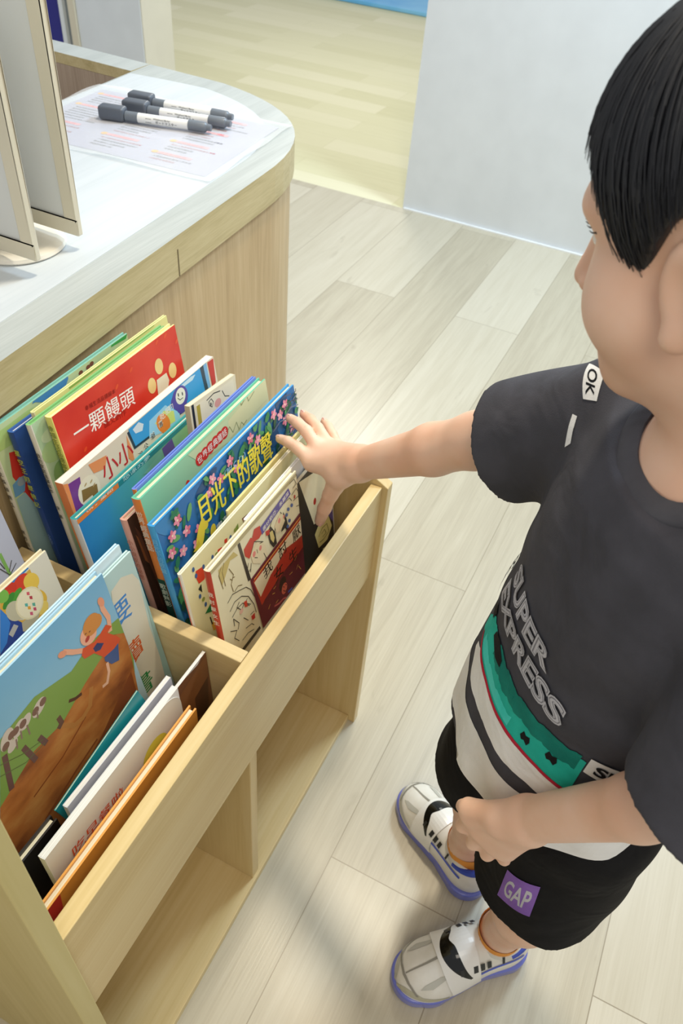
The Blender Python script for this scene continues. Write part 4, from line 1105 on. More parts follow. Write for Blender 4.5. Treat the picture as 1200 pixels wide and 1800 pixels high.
# ------------------------------------------------------------------ soft solids: smooth unions of capsules and ellipsoids, meshed with surface nets
def V3(*a): return np.array(a, dtype=np.float32)
class Solid:
    def __init__(s): s.ops = []
    def op(s, fn, lo, hi, k, mode): s.ops.append((fn, np.array(lo, float), np.array(hi, float), k, mode)); return s
    def cap(s, a, b, r1, r2, k=0.01, mode='u'):
        a = np.array(a, float); b = np.array(b, float); ba = b - a; L = float(ba @ ba) or 1e-9
        def fn(x, y, z):
            px, py, pz = x - a[0], y - a[1], z - a[2]
            h = np.clip((px * ba[0] + py * ba[1] + pz * ba[2]) / L, 0, 1)
            return np.sqrt((px - h * ba[0]) ** 2 + (py - h * ba[1]) ** 2 + (pz - h * ba[2]) ** 2) - (r1 + (r2 - r1) * h)
        r = max(r1, r2)
        return s.op(fn, np.minimum(a, b) - r, np.maximum(a, b) + r, k, mode)
    def ell(s, c, r, R=None, k=0.01, mode='u'):
        c = np.array(c, float); r = np.array(r, float); R = np.eye(3) if R is None else R
        def fn(x, y, z):
            dx, dy, dz = x - c[0], y - c[1], z - c[2]
            q = [dx * R[0][i] + dy * R[1][i] + dz * R[2][i] for i in range(3)]
            k0 = np.sqrt((q[0] / r[0]) ** 2 + (q[1] / r[1]) ** 2 + (q[2] / r[2]) ** 2)
            k1 = np.sqrt((q[0] / r[0] ** 2) ** 2 + (q[1] / r[1] ** 2) ** 2 + (q[2] / r[2] ** 2) ** 2)
            return k0 * (k0 - 1) / np.maximum(k1, 1e-6)
        m = max(r)
        return s.op(fn, c - m, c + m, k, mode)
    def raw(s, fn, lo, hi, k=0.005, mode='u'): return s.op(fn, lo, hi, k, mode)
    @staticmethod
    def comb(f, d, k, mode):
        if mode == 'u':
            h = np.maximum(k - np.abs(f - d), 0) / k; return np.minimum(f, d) - h * h * k * 0.25
        if mode == 's': d = -d
        h = np.maximum(k - np.abs(f - d), 0) / k; return np.maximum(f, d) + h * h * k * 0.25
    def at(s, P):
        P = np.asarray(P, float); x, y, z = P[..., 0], P[..., 1], P[..., 2]
        f = np.ones(x.shape)
        for fn, lo, hi, k, mode in s.ops: f = s.comb(f, fn(x, y, z), k, mode)
        return f
    def grad(s, P, e=0.0015):
        P = np.asarray(P, float); g = np.stack([s.at(P + d) - s.at(P - d) for d in np.eye(3) * e], -1)
        return g / np.maximum(np.linalg.norm(g, axis=-1, keepdims=True), 1e-9)
    def mesh(s, h, lo=None, hi=None):
        us = [o for o in s.ops if o[4] == 'u']
        lo = np.min([o[1] for o in us], 0) - 3 * h if lo is None else np.array(lo)
        hi = np.max([o[2] for o in us], 0) + 3 * h if hi is None else np.array(hi)
        n = np.ceil((hi - lo) / h).astype(int) + 1
        ax = [(lo[i] + h * np.arange(n[i])).astype(np.float32) for i in range(3)]
        F = np.full(n, 1.0, np.float32)
        for fn, l, u, k, mode in s.ops:
            if mode == 'i': sl = [slice(0, n[i]) for i in range(3)]
            else:
                i0 = np.clip(np.floor((l - lo) / h).astype(int) - int(k / h) - 2, 0, n); i1 = np.clip(np.ceil((u - lo) / h).astype(int) + int(k / h) + 3, 0, n)
                sl = [slice(i0[i], i1[i]) for i in range(3)]
                if any(q.stop <= q.start for q in sl): continue
            d = fn(ax[0][sl[0], None, None], ax[1][None, sl[1], None], ax[2][None, None, sl[2]])
            F[tuple(sl)] = s.comb(F[tuple(sl)], d.astype(np.float32), k, mode)
        return nets(F, lo, h)
def nets(F, lo, h):
    S = F < 0
    n = np.array(F.shape) - 1
    cnt = np.zeros(n, np.int8)
    for dx in (0, 1):
        for dy in (0, 1):
            for dz in (0, 1): cnt += S[dx:dx + n[0], dy:dy + n[1], dz:dz + n[2]]
    act = (cnt > 0) & (cnt < 8)
    I = np.argwhere(act)
    idx = np.full(n, -1, np.int32); idx[act] = np.arange(len(I))
    acc = np.zeros((len(I), 3)); num = np.zeros(len(I))
    cs = [(a, b, c) for a in (0, 1) for b in (0, 1) for c in (0, 1)]
    val = {c: F[I[:, 0] + c[0], I[:, 1] + c[1], I[:, 2] + c[2]] for c in cs}
    for c in cs:
        for a in range(3):
            if c[a]: continue
            e = list(c); e[a] = 1; e = tuple(e)
            v0, v1 = val[c], val[e]; m = (v0 < 0) != (v1 < 0)
            t = np.where(m, v0 / np.where(m, v0 - v1, 1), 0)
            p = np.zeros((len(I), 3)); p[:] = c; p[:, a] += t
            acc += p * m[:, None]; num += m
    Vt = lo + h * (I + acc / num[:, None])
    Q = []
    for a in range(3):
        b, c = (a + 1) % 3, (a + 2) % 3
        A0 = [slice(0, -1)] * 3
        s0 = [slice(None)] * 3; s1 = [slice(None)] * 3
        s0[a] = slice(0, -1); s1[a] = slice(1, None)
        X = S[tuple(s0)] != S[tuple(s1)]
        E = np.argwhere(X)
        ok = (E[:, b] > 0) & (E[:, c] > 0) & (E[:, b] < n[b]) & (E[:, c] < n[c]) & (E[:, a] < n[a])
        E = E[ok]
        ob = np.zeros(3, int); ob[b] = 1; oc = np.zeros(3, int); oc[c] = 1
        g = lambda q: idx[q[:, 0], q[:, 1], q[:, 2]]
        q = np.stack([g(E - ob - oc), g(E - oc), g(E), g(E - ob)], 1)
        ins = S[E[:, 0], E[:, 1], E[:, 2]]
        q[~ins] = q[~ins][:, ::-1]
        Q.append(q)
    Q = np.concatenate(Q)
    return Vt, Q

# ------------------------------------------------------------------ the child: joints in world metres
def unit(v): v = np.array(v, float); return v / np.linalg.norm(v)
HC = np.array((0.508, -0.021, 1.224))
h_yaw = 0.27; h_pitch = math.radians(20)
hF0 = np.array((math.sin(h_yaw), math.cos(h_yaw), 0)); hL = np.array((-math.cos(h_yaw), math.sin(h_yaw), 0))
hF = hF0 * math.cos(h_pitch) + np.array((0, 0, -math.sin(h_pitch))); hU = np.cross(hF, -hL); hU = hU if hU[2] > 0 else -hU
HR = np.stack([hL, hF, hU], 1)           # columns: child's left, forward, up
def hw(x, y, z): return HC + HR @ np.array((x, y, z), float)
RS = np.array((0.608, -0.005, 1.018)); LS = np.array((0.392, -0.152, 1.030))
RE = np.array((0.662, 0.128, 0.890)); RW = np.array((0.700, 0.267, 0.769))
LE = np.array((0.352, -0.148, 0.908)); LW = np.array((0.386, -0.056, 0.716))
bF = unit((-0.463, 0.886, 0)); bL = np.array((-bF[1], bF[0], 0)); bL = -np.array((0.886, 0.463, 0))
NB = np.array((0.499, -0.073, 1.056))
T0 = np.array((0.505, -0.068, 1.01)); T1 = np.array((0.556, -0.062, 0.60))
LH = np.array((0.508, -0.112, 0.57)); RH = np.array((0.592, -0.035, 0.57))
LK = np.array((0.498, -0.114, 0.345)); RK = np.array((0.612, -0.006, 0.36))
LA = np.array((0.535, -0.112, 0.095)); RA = np.array((0.643, -0.018, 0.095))
FOOT_L = ((0.578, -0.158), (0.412, 0.012)); FOOT_R = ((0.607, -0.070), (0.728, 0.122))

def body_solid():
    B = Solid()
    E = lambda c, r, k=0.012, m='u', R=HR: B.ell(hw(*c), r, R, k, m)
    E((0, -.012, .028), (.073, .090, .082)); E((0, .022, -.030), (.061, .064, .070), .02); E((0, .030, -.072), (.047, .050, .042), .03)
    for s in (-1, 1): E((s * .034, .047, -.042), (.031, .031, .031), .02)
    E((0, .064, -.100), (.020, .018, .016), .030); E((0, .066, .018), (.046, .020, .014), .02)
    for s in (-1, 1): E((s * .031, .093, -.001), (.017, .014, .011), .010, 's')
    B.cap(hw(0, .082, -.004), hw(0, .098, -.035), .0055, .0088, .012)
    for s in (-1, 1): E((s * .0095, .090, -.039), (.0068, .008, .006), .006)
    E((0, .0865, -.0635), (.019, .009, .0042), .006); E((0, .0855, -.0725), (.016, .009, .005), .006)
    B.cap(hw(-.016, .094, -.0682), hw(.016, .094, -.0682), .0014, .0014, .003, 's')
    for s in (-1, 1):
        a = .35
        Re = HR @ np.array(((math.cos(a), -s * math.sin(a), 0), (s * math.sin(a), math.cos(a), 0), (0, 0, 1)))
        E((s * .077, -.002, -.022), (.0075, .020, .031), .006, 'u', Re)
        E((s * .085, .002, -.019), (.0070, .011, .017), .006, 's', Re)
        E((s * .076, .006, -.046), (.007, .009, .009), .006)
    B.cap(hw(0, -.020, -.055), NB + np.array((0, 0, -.02)), .043, .041, .03)
    # trunk
    B.cap(LS * .62 + RS * .38, RS * .62 + LS * .38, .055, .055, .03)
    B.cap(NB - np.array((0, 0, .014)), LS, .032, .032, .03); B.cap(NB - np.array((0, 0, .014)), RS, .032, .032, .03)
    B.cap(T0 + np.array((0, 0, -.06)), T1, .085, .088, .03)
    B.cap(LH, RH, .075, .075, .03)
    # arms
    for S_, E_, W_, g in ((RS, RE, RW, 1.0), (LS, LE, LW, .86)):
        B.cap(S_, E_, .037 * g, .030 * g, .02); B.cap(E_, E_ + (W_ - E_) * .35, .029 * g, .029 * g, .012); B.cap(E_ + (W_ - E_) * .35, W_, .029 * g, .0205, .01)
    # right hand: resting on the book tops, thumb down in front of them
    w = RW
    fing = [((.703, .341, .737), (.711, .366, .744), (.726, .401, .735), .0078),
            ((.720, .338, .745), (.734, .366, .757), (.755, .402, .750), .0078),
            ((.736, .331, .743), (.752, .358, .753), (.775, .392, .748), .0074),
            ((.749, .322, .733), (.765, .342, .740), (.787, .366, .738), .0066)]
    for m, p, t, r in fing:
        m, p, t = map(np.array, (m, p, t)); d = p + (t - p) * .52 + np.array((0, 0, .0022))
        B.cap(w + (m - w) * .1, m, .0165, .0112, .012)
        B.cap(m, p, r * 1.12, r * 1.06, .006); B.cap(p, d, r * 1.06, r * .98, .003); B.cap(d, t, r * .98, r * .84, .003)
    tb, tm, ti, tt = map(np.array, ((.697, .295, .742), (.699, .309, .697), (.701, .317, .667), (.703, .3235, .638)))
    B.cap(w + (tb - w) * .3, tb, .018, .0155, .012); B.cap(tb, tm, .0155, .0105, .010); B.cap(tm, ti, .0100, .0096, .004); B.cap(ti, tt, .0096, .0075, .003)
    B.cap(tb, np.array((.706, .338, .735)), .012, .008, .014)
    # left hand: loosely curled in front of the thigh
    w = LW
    fing = [((.390, -.006, .666), (.398, -.001, .622), (.424, -.007, .600), .0072),
            ((.389, -.019, .649), (.397, -.017, .601), (.425, -.022, .582), .0074),
            ((.389, -.034, .637), (.397, -.034, .592), (.425, -.037, .576), .0071),
            ((.390, -.048, .633), (.398, -.051, .597), (.423, -.052, .582), .0064)]
    for m, p, t, r in fing:
        m, p, t = map(np.array, (m, p, t)); d = p + (t - p) * .5 + np.array((0, 0, -.004))
        B.cap(w + (m - w) * .1, m, .0165, .0115, .012)
        B.cap(m, p, r * 1.12, r * 1.05, .006); B.cap(p, d, r * 1.05, r, .003); B.cap(d, t, r, r * .85, .003)
    tb, tm, tt = map(np.array, ((.383, -.030, .695), (.394, .000, .668), (.408, .006, .640)))
    B.cap(w + (tb - w) * .3, tb, .016, .014, .010); B.cap(tb, tm, .0125, .0098, .008); B.cap(tm, tt, .0095, .0075, .003)
    # legs
    for H_, K_, A_ in ((LH, LK, LA), (RH, RK, RA)):
        B.cap(H_, K_, .066, .046, .02); c = K_ + (A_ - K_) * .35 - 0.008 * np.array((hF0[0], hF0[1], 0))
        B.cap(K_, c, .043, .042, .02); B.cap(c, A_, .042, .0275, .012)
    for A_, (hl, te) in ((LA, FOOT_L), (RA, FOOT_R)):
        d = unit((te[0] - hl[0], te[1] - hl[1], 0)); g = np.array((hl[0], hl[1], 0))
        B.cap(A_, g + d * .045 + np.array((0, 0, .045)), .0275, .022, .02); B.cap(g + d * .05 + np.array((0, 0, .04)), g + d * .15 + np.array((0, 0, .032)), .02, .014, .02)
    return B

def torso_fn(wt):
    """elliptic trunk leaning from T0 to T1, widths by height"""
    zs = np.array([.55, .62, .70, .78, .87, .96, 1.015, 1.055]); A = np.array([.140, .140, .139, .139, .139, .134, .118, .088]) + wt; Bd = np.array([.122, .121, .116, .106, .098, .090, .080, .060]) + wt
    def fn(x, y, z):
        x, y, z = np.broadcast_arrays(x, y, z)
        t = (T0[2] - z) / (T0[2] - T1[2]); cx = T0[0] + (T1[0] - T0[0]) * t; cy_ = T0[1] + (T1[1] - T0[1]) * t
        u = (x - cx) * bL[0] + (y - cy_) * bL[1]; v = (x - cx) * bF[0] + (y - cy_) * bF[1]
        a = np.interp(z, zs, A); b = np.interp(z, zs, Bd)
        q = np.sqrt((u / a) ** 2 + (v / b) ** 2) + 1e-6
        ang = np.arctan2(u, v)
        fold = .0028 * np.sin(ang * 9 + z * 34) * np.clip((.80 - z) / .2, 0, 1) + .0016 * np.sin(ang * 5 - z * 60) * np.clip((1 - np.abs(z - .86) / .1), 0, 1)
        d = (q - 1) * (u * u / a + v * v / b) / (q * q * 1.0 + 1e-9) / 1.0 if False else (q - 1) * np.minimum(a, b) * .95
        return np.maximum(d + fold, z - 1.045 - wt * 1.5)
    return fn
HEM_N = unit((0.06, 0.05, 1.0)); HEM_P = np.array((0.52, -0.085, 0.615))
def plane_fn(p, n):
    p = np.array(p); n = unit(n)
    return lambda x, y, z: (x - p[0]) * n[0] + (y - p[1]) * n[1] + (z - p[2]) * n[2]
def cone_fn(a, b, r1, r2):
    S = Solid().cap(a, b, r1, r2); return S.ops[0][0], S.ops[0][1], S.ops[0][2]
def cut_cone(S, a, b, r1, r2, p, n, ext, k, folds=0.0):
    fn, lo, hi = cone_fn(a, b, r1, r2); pl = plane_fn(p, n)
    ax = unit(np.array(b) - np.array(a)); sd = unit(np.cross(ax, (0, 0, 1)))
    def f(x, y, z):
        w = 0
        if folds: w = folds * np.sin(55 * ((x - a[0]) * sd[0] + (y - a[1]) * sd[1] + (z - a[2]) * sd[2]) + 30 * ((x - a[0]) * ax[0] + (y - a[1]) * ax[1] + (z - a[2]) * ax[2]))
        return np.maximum(fn(x, y, z) + w, pl(x, y, z) - ext)
    S.raw(f, lo - .01, hi + .01, k)
HEM_N = unit((0.02, 0.05, 1.0)); HEM_P = np.array((0.55, -0.065, 0.612))
dR, dL = unit(RE - RS), unit(LE - LS)
CUFF_R = RS + dR * .150; CUFF_RN = unit(dR + np.array((0.0, .10, .05)))
CUFF_L = LE + dL * .018; CUFF_LN = unit(dL + np.array((-.10, .20, -.1)))
NECK_P = NB + bF * .012 + np.array((0, 0, .022)); NECK_R = np.array((.056, .050, .042))
def shirt_outer(off=0.0, ext=0.0):
    S = Solid()
    tf = torso_fn(off); hp = plane_fn(HEM_P, -HEM_N)
    S.raw(lambda x, y, z: np.maximum(tf(x, y, z), hp(x, y, z) - ext), (0.33, -0.28, .57), (0.74, .14, 1.07), .02)
    S.cap(LS + np.array((.012, .006, -.002)), RS - np.array((.012, .006, .002)), .042 + off, .042 + off, .035)
    S.cap(NB + (LS - NB) * .35, NB + (RS - NB) * .35, .044 + off, .044 + off, .03)
    cut_cone(S, RS - dR * .01, RS + dR * .22 + np.array((0, -.004, -.014)), .049 + off, .066 + off, CUFF_R, CUFF_RN, ext, .03, .0022)
    cut_cone(S, LS - dL * .01, LE + dL * .09 + np.array((-.004, .004, 0)), .050 + off, .068 + off, CUFF_L, CUFF_LN, ext, .014, .0022)
    return S
def carve(S, IN):
    lo = np.min([o[1] for o in IN.ops], 0); hi = np.max([o[2] for o in IN.ops], 0)
    def f(x, y, z):
        x, y, z = np.broadcast_arrays(x, y, z); P = (x, y, z); g = np.ones(x.shape, np.float32)
        for fn, l, h, k, mode in IN.ops: g = IN.comb(g, fn(x, y, z), k, mode)
        return g
    S.raw(f, lo - .03, hi + .03, .001, 's')
def shirt_solid():
    S = shirt_outer(); carve(S, shirt_outer(-.008, .03))
    bR = np.stack([bL, bF, (0, 0, 1)], 1); t = .25
    Rx = np.array(((1, 0, 0), (0, math.cos(t), -math.sin(t)), (0, math.sin(t), math.cos(t))))
    S.ell(NECK_P, NECK_R, bR @ Rx.T, .004, 's')
    return S
def NECKF(p):
    bR = np.stack([bL, bF, (0, 0, 1)], 1); t = .25
    Rx = np.array(((1, 0, 0), (0, math.cos(t), -math.sin(t)), (0, math.sin(t), math.cos(t)))); q = (bR @ Rx.T).T @ (np.array(p) - NECK_P)
    return math.sqrt(((q / NECK_R) ** 2).sum()) - 1
def shorts_outer(off=0.0, ext=0.0):
    S = Solid()
    S.cap(LH + np.array((.01, .005, .02)), RH + np.array((-.01, -.005, .02)), .092 + off, .092 + off, .03)
    for H_, K_, sx in ((LH, LK, -1), (RH, RK, 1)):
        d = unit(K_ - H_)
        cut_cone(S, H_ + np.array((0, 0, .0)), H_ + d * .30, .084 + off, .086 + off, H_ + d * .180, d, ext, .02, .003)
    return S
def shorts_solid():
    S = shorts_outer(); carve(S, shorts_outer(-.008, .03)); return S
def shoe_frame(heel, toe):
    d = np.array((toe[0] - heel[0], toe[1] - heel[1], 0)); L = np.linalg.norm(d); d = d / L
    return np.array((heel[0], heel[1], 0)), d, np.array((d[1], -d[0], 0)), L   # origin, forward, right
def shoe_solids(heel, toe):
    o, d, r, L = shoe_frame(heel, toe)
    R = np.stack([r, d, (0, 0, 1)], 1); k = L / .225
    P = lambda x, y, z: o + (r * x + d * y) * k + np.array((0, 0, z * k))
    U = Solid()
    U.ell(P(0, .160, .026), np.array((.044, .058, .036)) * k, R, .02)
    U.ell(P(0, .110, .040), np.array((.038, .062, .050)) * k, R, .02)
    U.ell(P(0, .048, .045), np.array((.036, .046, .058)) * k, R, .02)
    U.ell(P(0, .052, .108), np.array((.028, .040, .048)) * k, R, .006, 's')
    zc = o[2] + .016 * k
    U.raw(lambda x, y, z: zc - z + 0 * x + 0 * y, (0, 0, 0), (0, 0, 0), .002, 'i')
    W = Solid()
    pts = [((0, .038), .038), ((0, .085), .0345), ((.001, .130), .041), ((.000, .166), .0455), ((.0, .182), .040)]
    def sole(x, y, z):
        lx = ((x - o[0]) * r[0] + (y - o[1]) * r[1]) / k; ly = ((x - o[0]) * d[0] + (y - o[1]) * d[1]) / k
        f = 1.0
        for i in range(len(pts) - 1):
            (a, ra), (b, rb) = pts[i], pts[i + 1]
            bx, by = b[0] - a[0], b[1] - a[1]; h = np.clip(((lx - a[0]) * bx + (ly - a[1]) * by) / (bx * bx + by * by), 0, 1)
            q = np.sqrt((lx - a[0] - h * bx) ** 2 + (ly - a[1] - h * by) ** 2) - (ra + (rb - ra) * h)
            f = np.minimum(f, q)
        zz = np.abs(z / k - .0115) - .0085
        a_ = np.maximum(f * k + .003, 0); b_ = np.maximum(zz * k, 0)
        return np.where((a_ > 0) | (b_ > 0), np.sqrt(a_ ** 2 + b_ ** 2), np.maximum(f * k + .003, zz * k)) - .003
    c = P(0, .11, .01)
    W.raw(sole, c - .14, c + .14, .001)
    return U, W
# hair: a cap over the skull that ends along a hairline given by the direction around the head
HAIR_A = np.array([0, 24, 33, 40, 46, 52, 60, 74, 84, 100, 122, 140, 160, 180.])
HAIR_Z = np.array([.054, .050, .040, .012, -.018, -.030, -.008, .016, .022, .008, -.040, -.070, -.082, -.085])
HC_C = (0, -.012, .030); HC_R = (.0800, .0985, .0915)
def hair_fn():
    base = Solid().ell(hw(*HC_C), HC_R, HR).ops[0][0]
    low = Solid().ell(hw(0, -.030, -.020), (.066, .068, .078), HR).ops[0][0]
    def fn(x, y, z):
        x, y, z = np.broadcast_arrays(x, y, z)
        dx, dy, dz = x - HC[0], y - HC[1], z - HC[2]
        lx, ly, lz = [dx * HR[0][i] + dy * HR[1][i] + dz * HR[2][i] for i in range(3)]
        az = np.degrees(np.arctan2(np.abs(lx), ly + .012))
        zb = np.interp(az, HAIR_A, HAIR_Z)
        d = np.minimum(base(x, y, z), low(x, y, z) - .002)
        d = d + .0010 * np.sin(np.degrees(np.arctan2(lx, ly + .012)) * .55) * np.clip((.09 - lz) / .05, 0, 1)
        return np.maximum(d, (zb - lz) * .8)
    return fn
def hair_solid():
    S = Solid(); S.raw(hair_fn(), HC - .13, HC + .13, .002)
    return S

# ------------------------------------------------------------------ child: materials
def skin_mat():
    mt, nt, b = new_mat('skin')
    tc = N(nt, 'ShaderNodeTexCoord'); nz = N(nt, 'ShaderNodeTexNoise'); nz.inputs['Scale'].default_value = 18; nz.inputs['Detail'].default_value = 4
    nt.links.new(tc.outputs['Object'], nz.inputs['Vector'])
    rp = ramp(nt, [(0.3, '#e2b295'), (0.6, '#e8c0a6'), (0.8, '#ecc7b1')])
    nt.links.new(nz.outputs['Fac'], rp.inputs['Fac']); nt.links.new(rp.outputs['Color'], b.inputs['Base Color'])
    b.inputs['Roughness'].default_value = 0.5
    b.inputs['Subsurface Weight'].default_value = 0.12; b.inputs['Subsurface Radius'].default_value = (0.012, 0.005, 0.003); b.inputs['Subsurface Scale'].default_value = 0.5
    n2 = N(nt, 'ShaderNodeTexNoise'); n2.inputs['Scale'].default_value = 420; n2.inputs['Detail'].default_value = 2
    bp = N(nt, 'ShaderNodeBump'); bp.inputs['Strength'].default_value = 0.08; bp.inputs['Distance'].default_value = 0.0006
    nt.links.new(tc.outputs['Object'], n2.inputs['Vector']); nt.links.new(n2.outputs['Fac'], bp.inputs['Height']); nt.links.new(bp.outputs['Normal'], b.inputs['Normal'])
    return mt
def cloth(name, col, col2, bs=900, rough=0.85, big=30):
    mt, nt, b = new_mat(name)
    tc = N(nt, 'ShaderNodeTexCoord'); nz = N(nt, 'ShaderNodeTexNoise'); nz.inputs['Scale'].default_value = big; nz.inputs['Detail'].default_value = 6
    nt.links.new(tc.outputs['Object'], nz.inputs['Vector'])
    rp = ramp(nt, [(0.35, col), (0.65, col2)]); nt.links.new(nz.outputs['Fac'], rp.inputs['Fac']); nt.links.new(rp.outputs['Color'], b.inputs['Base Color'])
    b.inputs['Roughness'].default_value = rough; b.inputs['Sheen Weight'].default_value = 0.0; b.inputs['Specular IOR Level'].default_value = 0.2
    n1 = N(nt, 'ShaderNodeTexNoise'); n1.inputs['Scale'].default_value = bs
    n3 = N(nt, 'ShaderNodeTexNoise'); n3.inputs['Scale'].default_value = 14; n3.inputs['Detail'].default_value = 2; n3.inputs['Distortion'].default_value = 1.2
    ad = N(nt, 'ShaderNodeMath', operation='MULTIPLY_ADD'); ad.inputs[1].default_value = 0.06
    nt.links.new(tc.outputs['Object'], n1.inputs['Vector']); nt.links.new(tc.outputs['Object'], n3.inputs['Vector'])
    nt.links.new(n1.outputs['Fac'], ad.inputs[0]); nt.links.new(n3.outputs['Fac'], ad.inputs[2])
    bp = N(nt, 'ShaderNodeBump'); bp.inputs['Strength'].default_value = 0.45; bp.inputs['Distance'].default_value = 0.010
    nt.links.new(ad.outputs[0], bp.inputs['Height']); nt.links.new(bp.outputs['Normal'], b.inputs['Normal'])
    return mt
M_skin = skin_mat()
M_shirt = cloth('charcoal_jersey', '#434349', '#4a4a51')
M_rib = cloth('charcoal_rib', '#4b4b51', '#54545a', 1400)
M_short = cloth('black_jersey', '#0f0f11', '#151517')
mt_h, nt, b = new_mat('black_hair')
b.inputs['Base Color'].default_value = C('#1b1d23'); b.inputs['Roughness'].default_value = 0.45; b.inputs['Specular IOR Level'].default_value = 0.6
M_hair = mt_h
M_shoew = mixed('white_shoe_leather', '#d9d5c8', '#e4e1d8', 30, 0.4)
M_sole = plain('#6a72c2', 0.3, coat=0.3); M_blue = plain('#2f49b0', 0.5); M_orange = plain('#e89a3e', 0.8)

child = empty('person', (0.53, -0.07, 0), 'child in charcoal t-shirt and black shorts, reaching into the book bin', 'person')
def surf(name, vq, mats, parent=child, mi=None, smooth=True):
    v, q = vq
    me = bpy.data.meshes.new(name); me.from_pydata(v.tolist(), [], q.tolist())
    for mt in mats: me.materials.append(mt)
    if mi is not None: me.polygons.foreach_set('material_index', mi)
    me.polygons.foreach_set('use_smooth', [smooth] * len(me.polygons)); me.update()
    o = bpy.data.objects.new(name, me); COL.objects.link(o)
    o.parent = parent; o.matrix_parent_inverse = Matrix.Translation((-0.53, 0.07, 0))
    return o
def relax(v, q, it=2, lam=0.5):
    """light smoothing of the netted surface"""
    n = len(v); v = v.copy()
    a = q.ravel(); b_ = np.roll(q, -1, 1).ravel()
    deg = np.bincount(np.concatenate([a, b_]), minlength=n).astype(float)[:, None]
    for _ in range(it):
        s = np.zeros_like(v)
        for k in range(3): s[:, k] = np.bincount(a, v[b_, k], n) + np.bincount(b_, v[a, k], n)
        v += lam * (s / np.maximum(deg, 1) - v)
    return v, q
BODY = body_solid()
surf('body', relax(*BODY.mesh(.0024), it=2), [M_skin])

SHIRT = shirt_outer()
M_decal = {}
def cells(poly, g):
    """cut a flat polygon into small pieces so that it can follow a curved surface"""
    xs = [p[0] for p in poly]; ys = [p[1] for p in poly]; out = []
    i0, i1 = math.floor(min(xs) / g), math.ceil(max(xs) / g); j0, j1 = math.floor(min(ys) / g), math.ceil(max(ys) / g)
    for i in range(i0, i1):
        for j in range(j0, j1):
            c = clip(poly, i * g, (i + 1) * g, j * g, (j + 1) * g)
            if len(c) >= 3: out.append(c)
    return out
def merge(o, mb):
    """join a print into the mesh of the part that carries it"""
    me = o.data; n = len(me.vertices)
    v = [tuple(x.co) for x in me.vertices] + [tuple(x) for x in mb.v]
    fs = [tuple(p.vertices) for p in me.polygons] + [tuple(i + n for i in f_) for f_ in mb.f]
    base = len(me.materials); mi = [p.material_index for p in me.polygons] + [base + k for k in mb.mi]
    m2 = bpy.data.meshes.new(me.name)
    m2.from_pydata(v, [], fs)
    for mt in list(me.materials) + mb.mats: m2.materials.append(mt)
    m2.polygons.foreach_set('material_index', mi); m2.polygons.foreach_set('use_smooth', [True] * len(fs)); m2.update()
    o.data = m2; bpy.data.meshes.remove(me)
class Decal:
    """prints on a soft surface; fn maps an (n,2) array of print coordinates to points, nrm gives the outward normals"""
    def __init__(s, mb, fn, solid, base=0.0007): s.mb = mb; s.fn = fn; s.solid = solid; s.lay = base
    def faces(s, polys, mat, lift=0.0):
        s.lay += 0.00012
        pts = []; fs = []
        for p in polys:
            b = len(pts); pts += p; fs.append(tuple(range(b, b + len(p))))
        if not pts: return
        P = s.fn(np.array(pts)); nn = s.solid.grad(P)
        P = P + nn * (s.lay + lift)
        # make the faces look outwards
        out = []
        for f_ in fs:
            a, b, c = P[f_[0]], P[f_[1]], P[f_[2]]
            nf = np.zeros(3)
            for i in range(1, len(f_) - 1): nf += np.cross(P[f_[i]] - P[f_[0]], P[f_[i + 1]] - P[f_[0]])
            out.append(f_ if nf @ nn[f_[0]] >= 0 else f_[::-1])
        s.mb.add(P.tolist(), out, mat)
    def poly(s, mat, pts, g=0.008, lift=0.0):
        tri = tessellate_polygon([[Vector((p[0], p[1], 0)) for p in pts]])
        out = []
        for t in tri: out += cells([pts[k] for k in t], g)
        s.faces(out, mat, lift)
    def text(s, mat, body, o, ex, ey, size, bold=0.0, g=0.006):
        vs, fs, x0, x1, y0, y1 = text_mesh(body, bold)
        pos = [(o[0] + ex[0] * (p[0] - x0) * size + ey[0] * p[1] * size, o[1] + ex[1] * (p[0] - x0) * size + ey[1] * p[1] * size) for p in vs]
        out = []
        for f_ in fs: out += cells([pos[k] for k in f_], g)
        s.faces(out, mat)
def shirt_map(uv):
    """(angle from the chest centre, height) on the trunk of the shirt -> point; marches outwards from the trunk axis"""
    uv = np.asarray(uv, float); th, z = uv[:, 0], uv[:, 1]
    t = (T0[2] - z) / (T0[2] - T1[2]); ax = np.stack([T0[0] + (T1[0] - T0[0]) * t, T0[1] + (T1[1] - T0[1]) * t, z], 1)
    d = np.outer(np.cos(th), bF) + np.outer(np.sin(th), bL)
    lo = np.full(len(uv), .03); hi = lo.copy(); done = np.zeros(len(uv), bool)
    r = lo.copy()
    for k in range(60):
        f_ = SHIRT.at(ax + d * r[:, None]); newdone = (f_ > 0) & ~done
        hi[newdone] = r[newdone]; done |= f_ > 0
        r = np.where(done, r, r + .004)
    lo = hi - .004
    for k in range(10):
        mid = (lo + hi) / 2; f_ = SHIRT.at(ax + d * mid[:, None]); lo = np.where(f_ < 0, mid, lo); hi = np.where(f_ < 0, hi, mid)
    return ax + d * hi[:, None]
v, q = relax(*shirt_solid().mesh(.003), it=3)
shirt = surf('t_shirt', (v, q), [M_shirt])
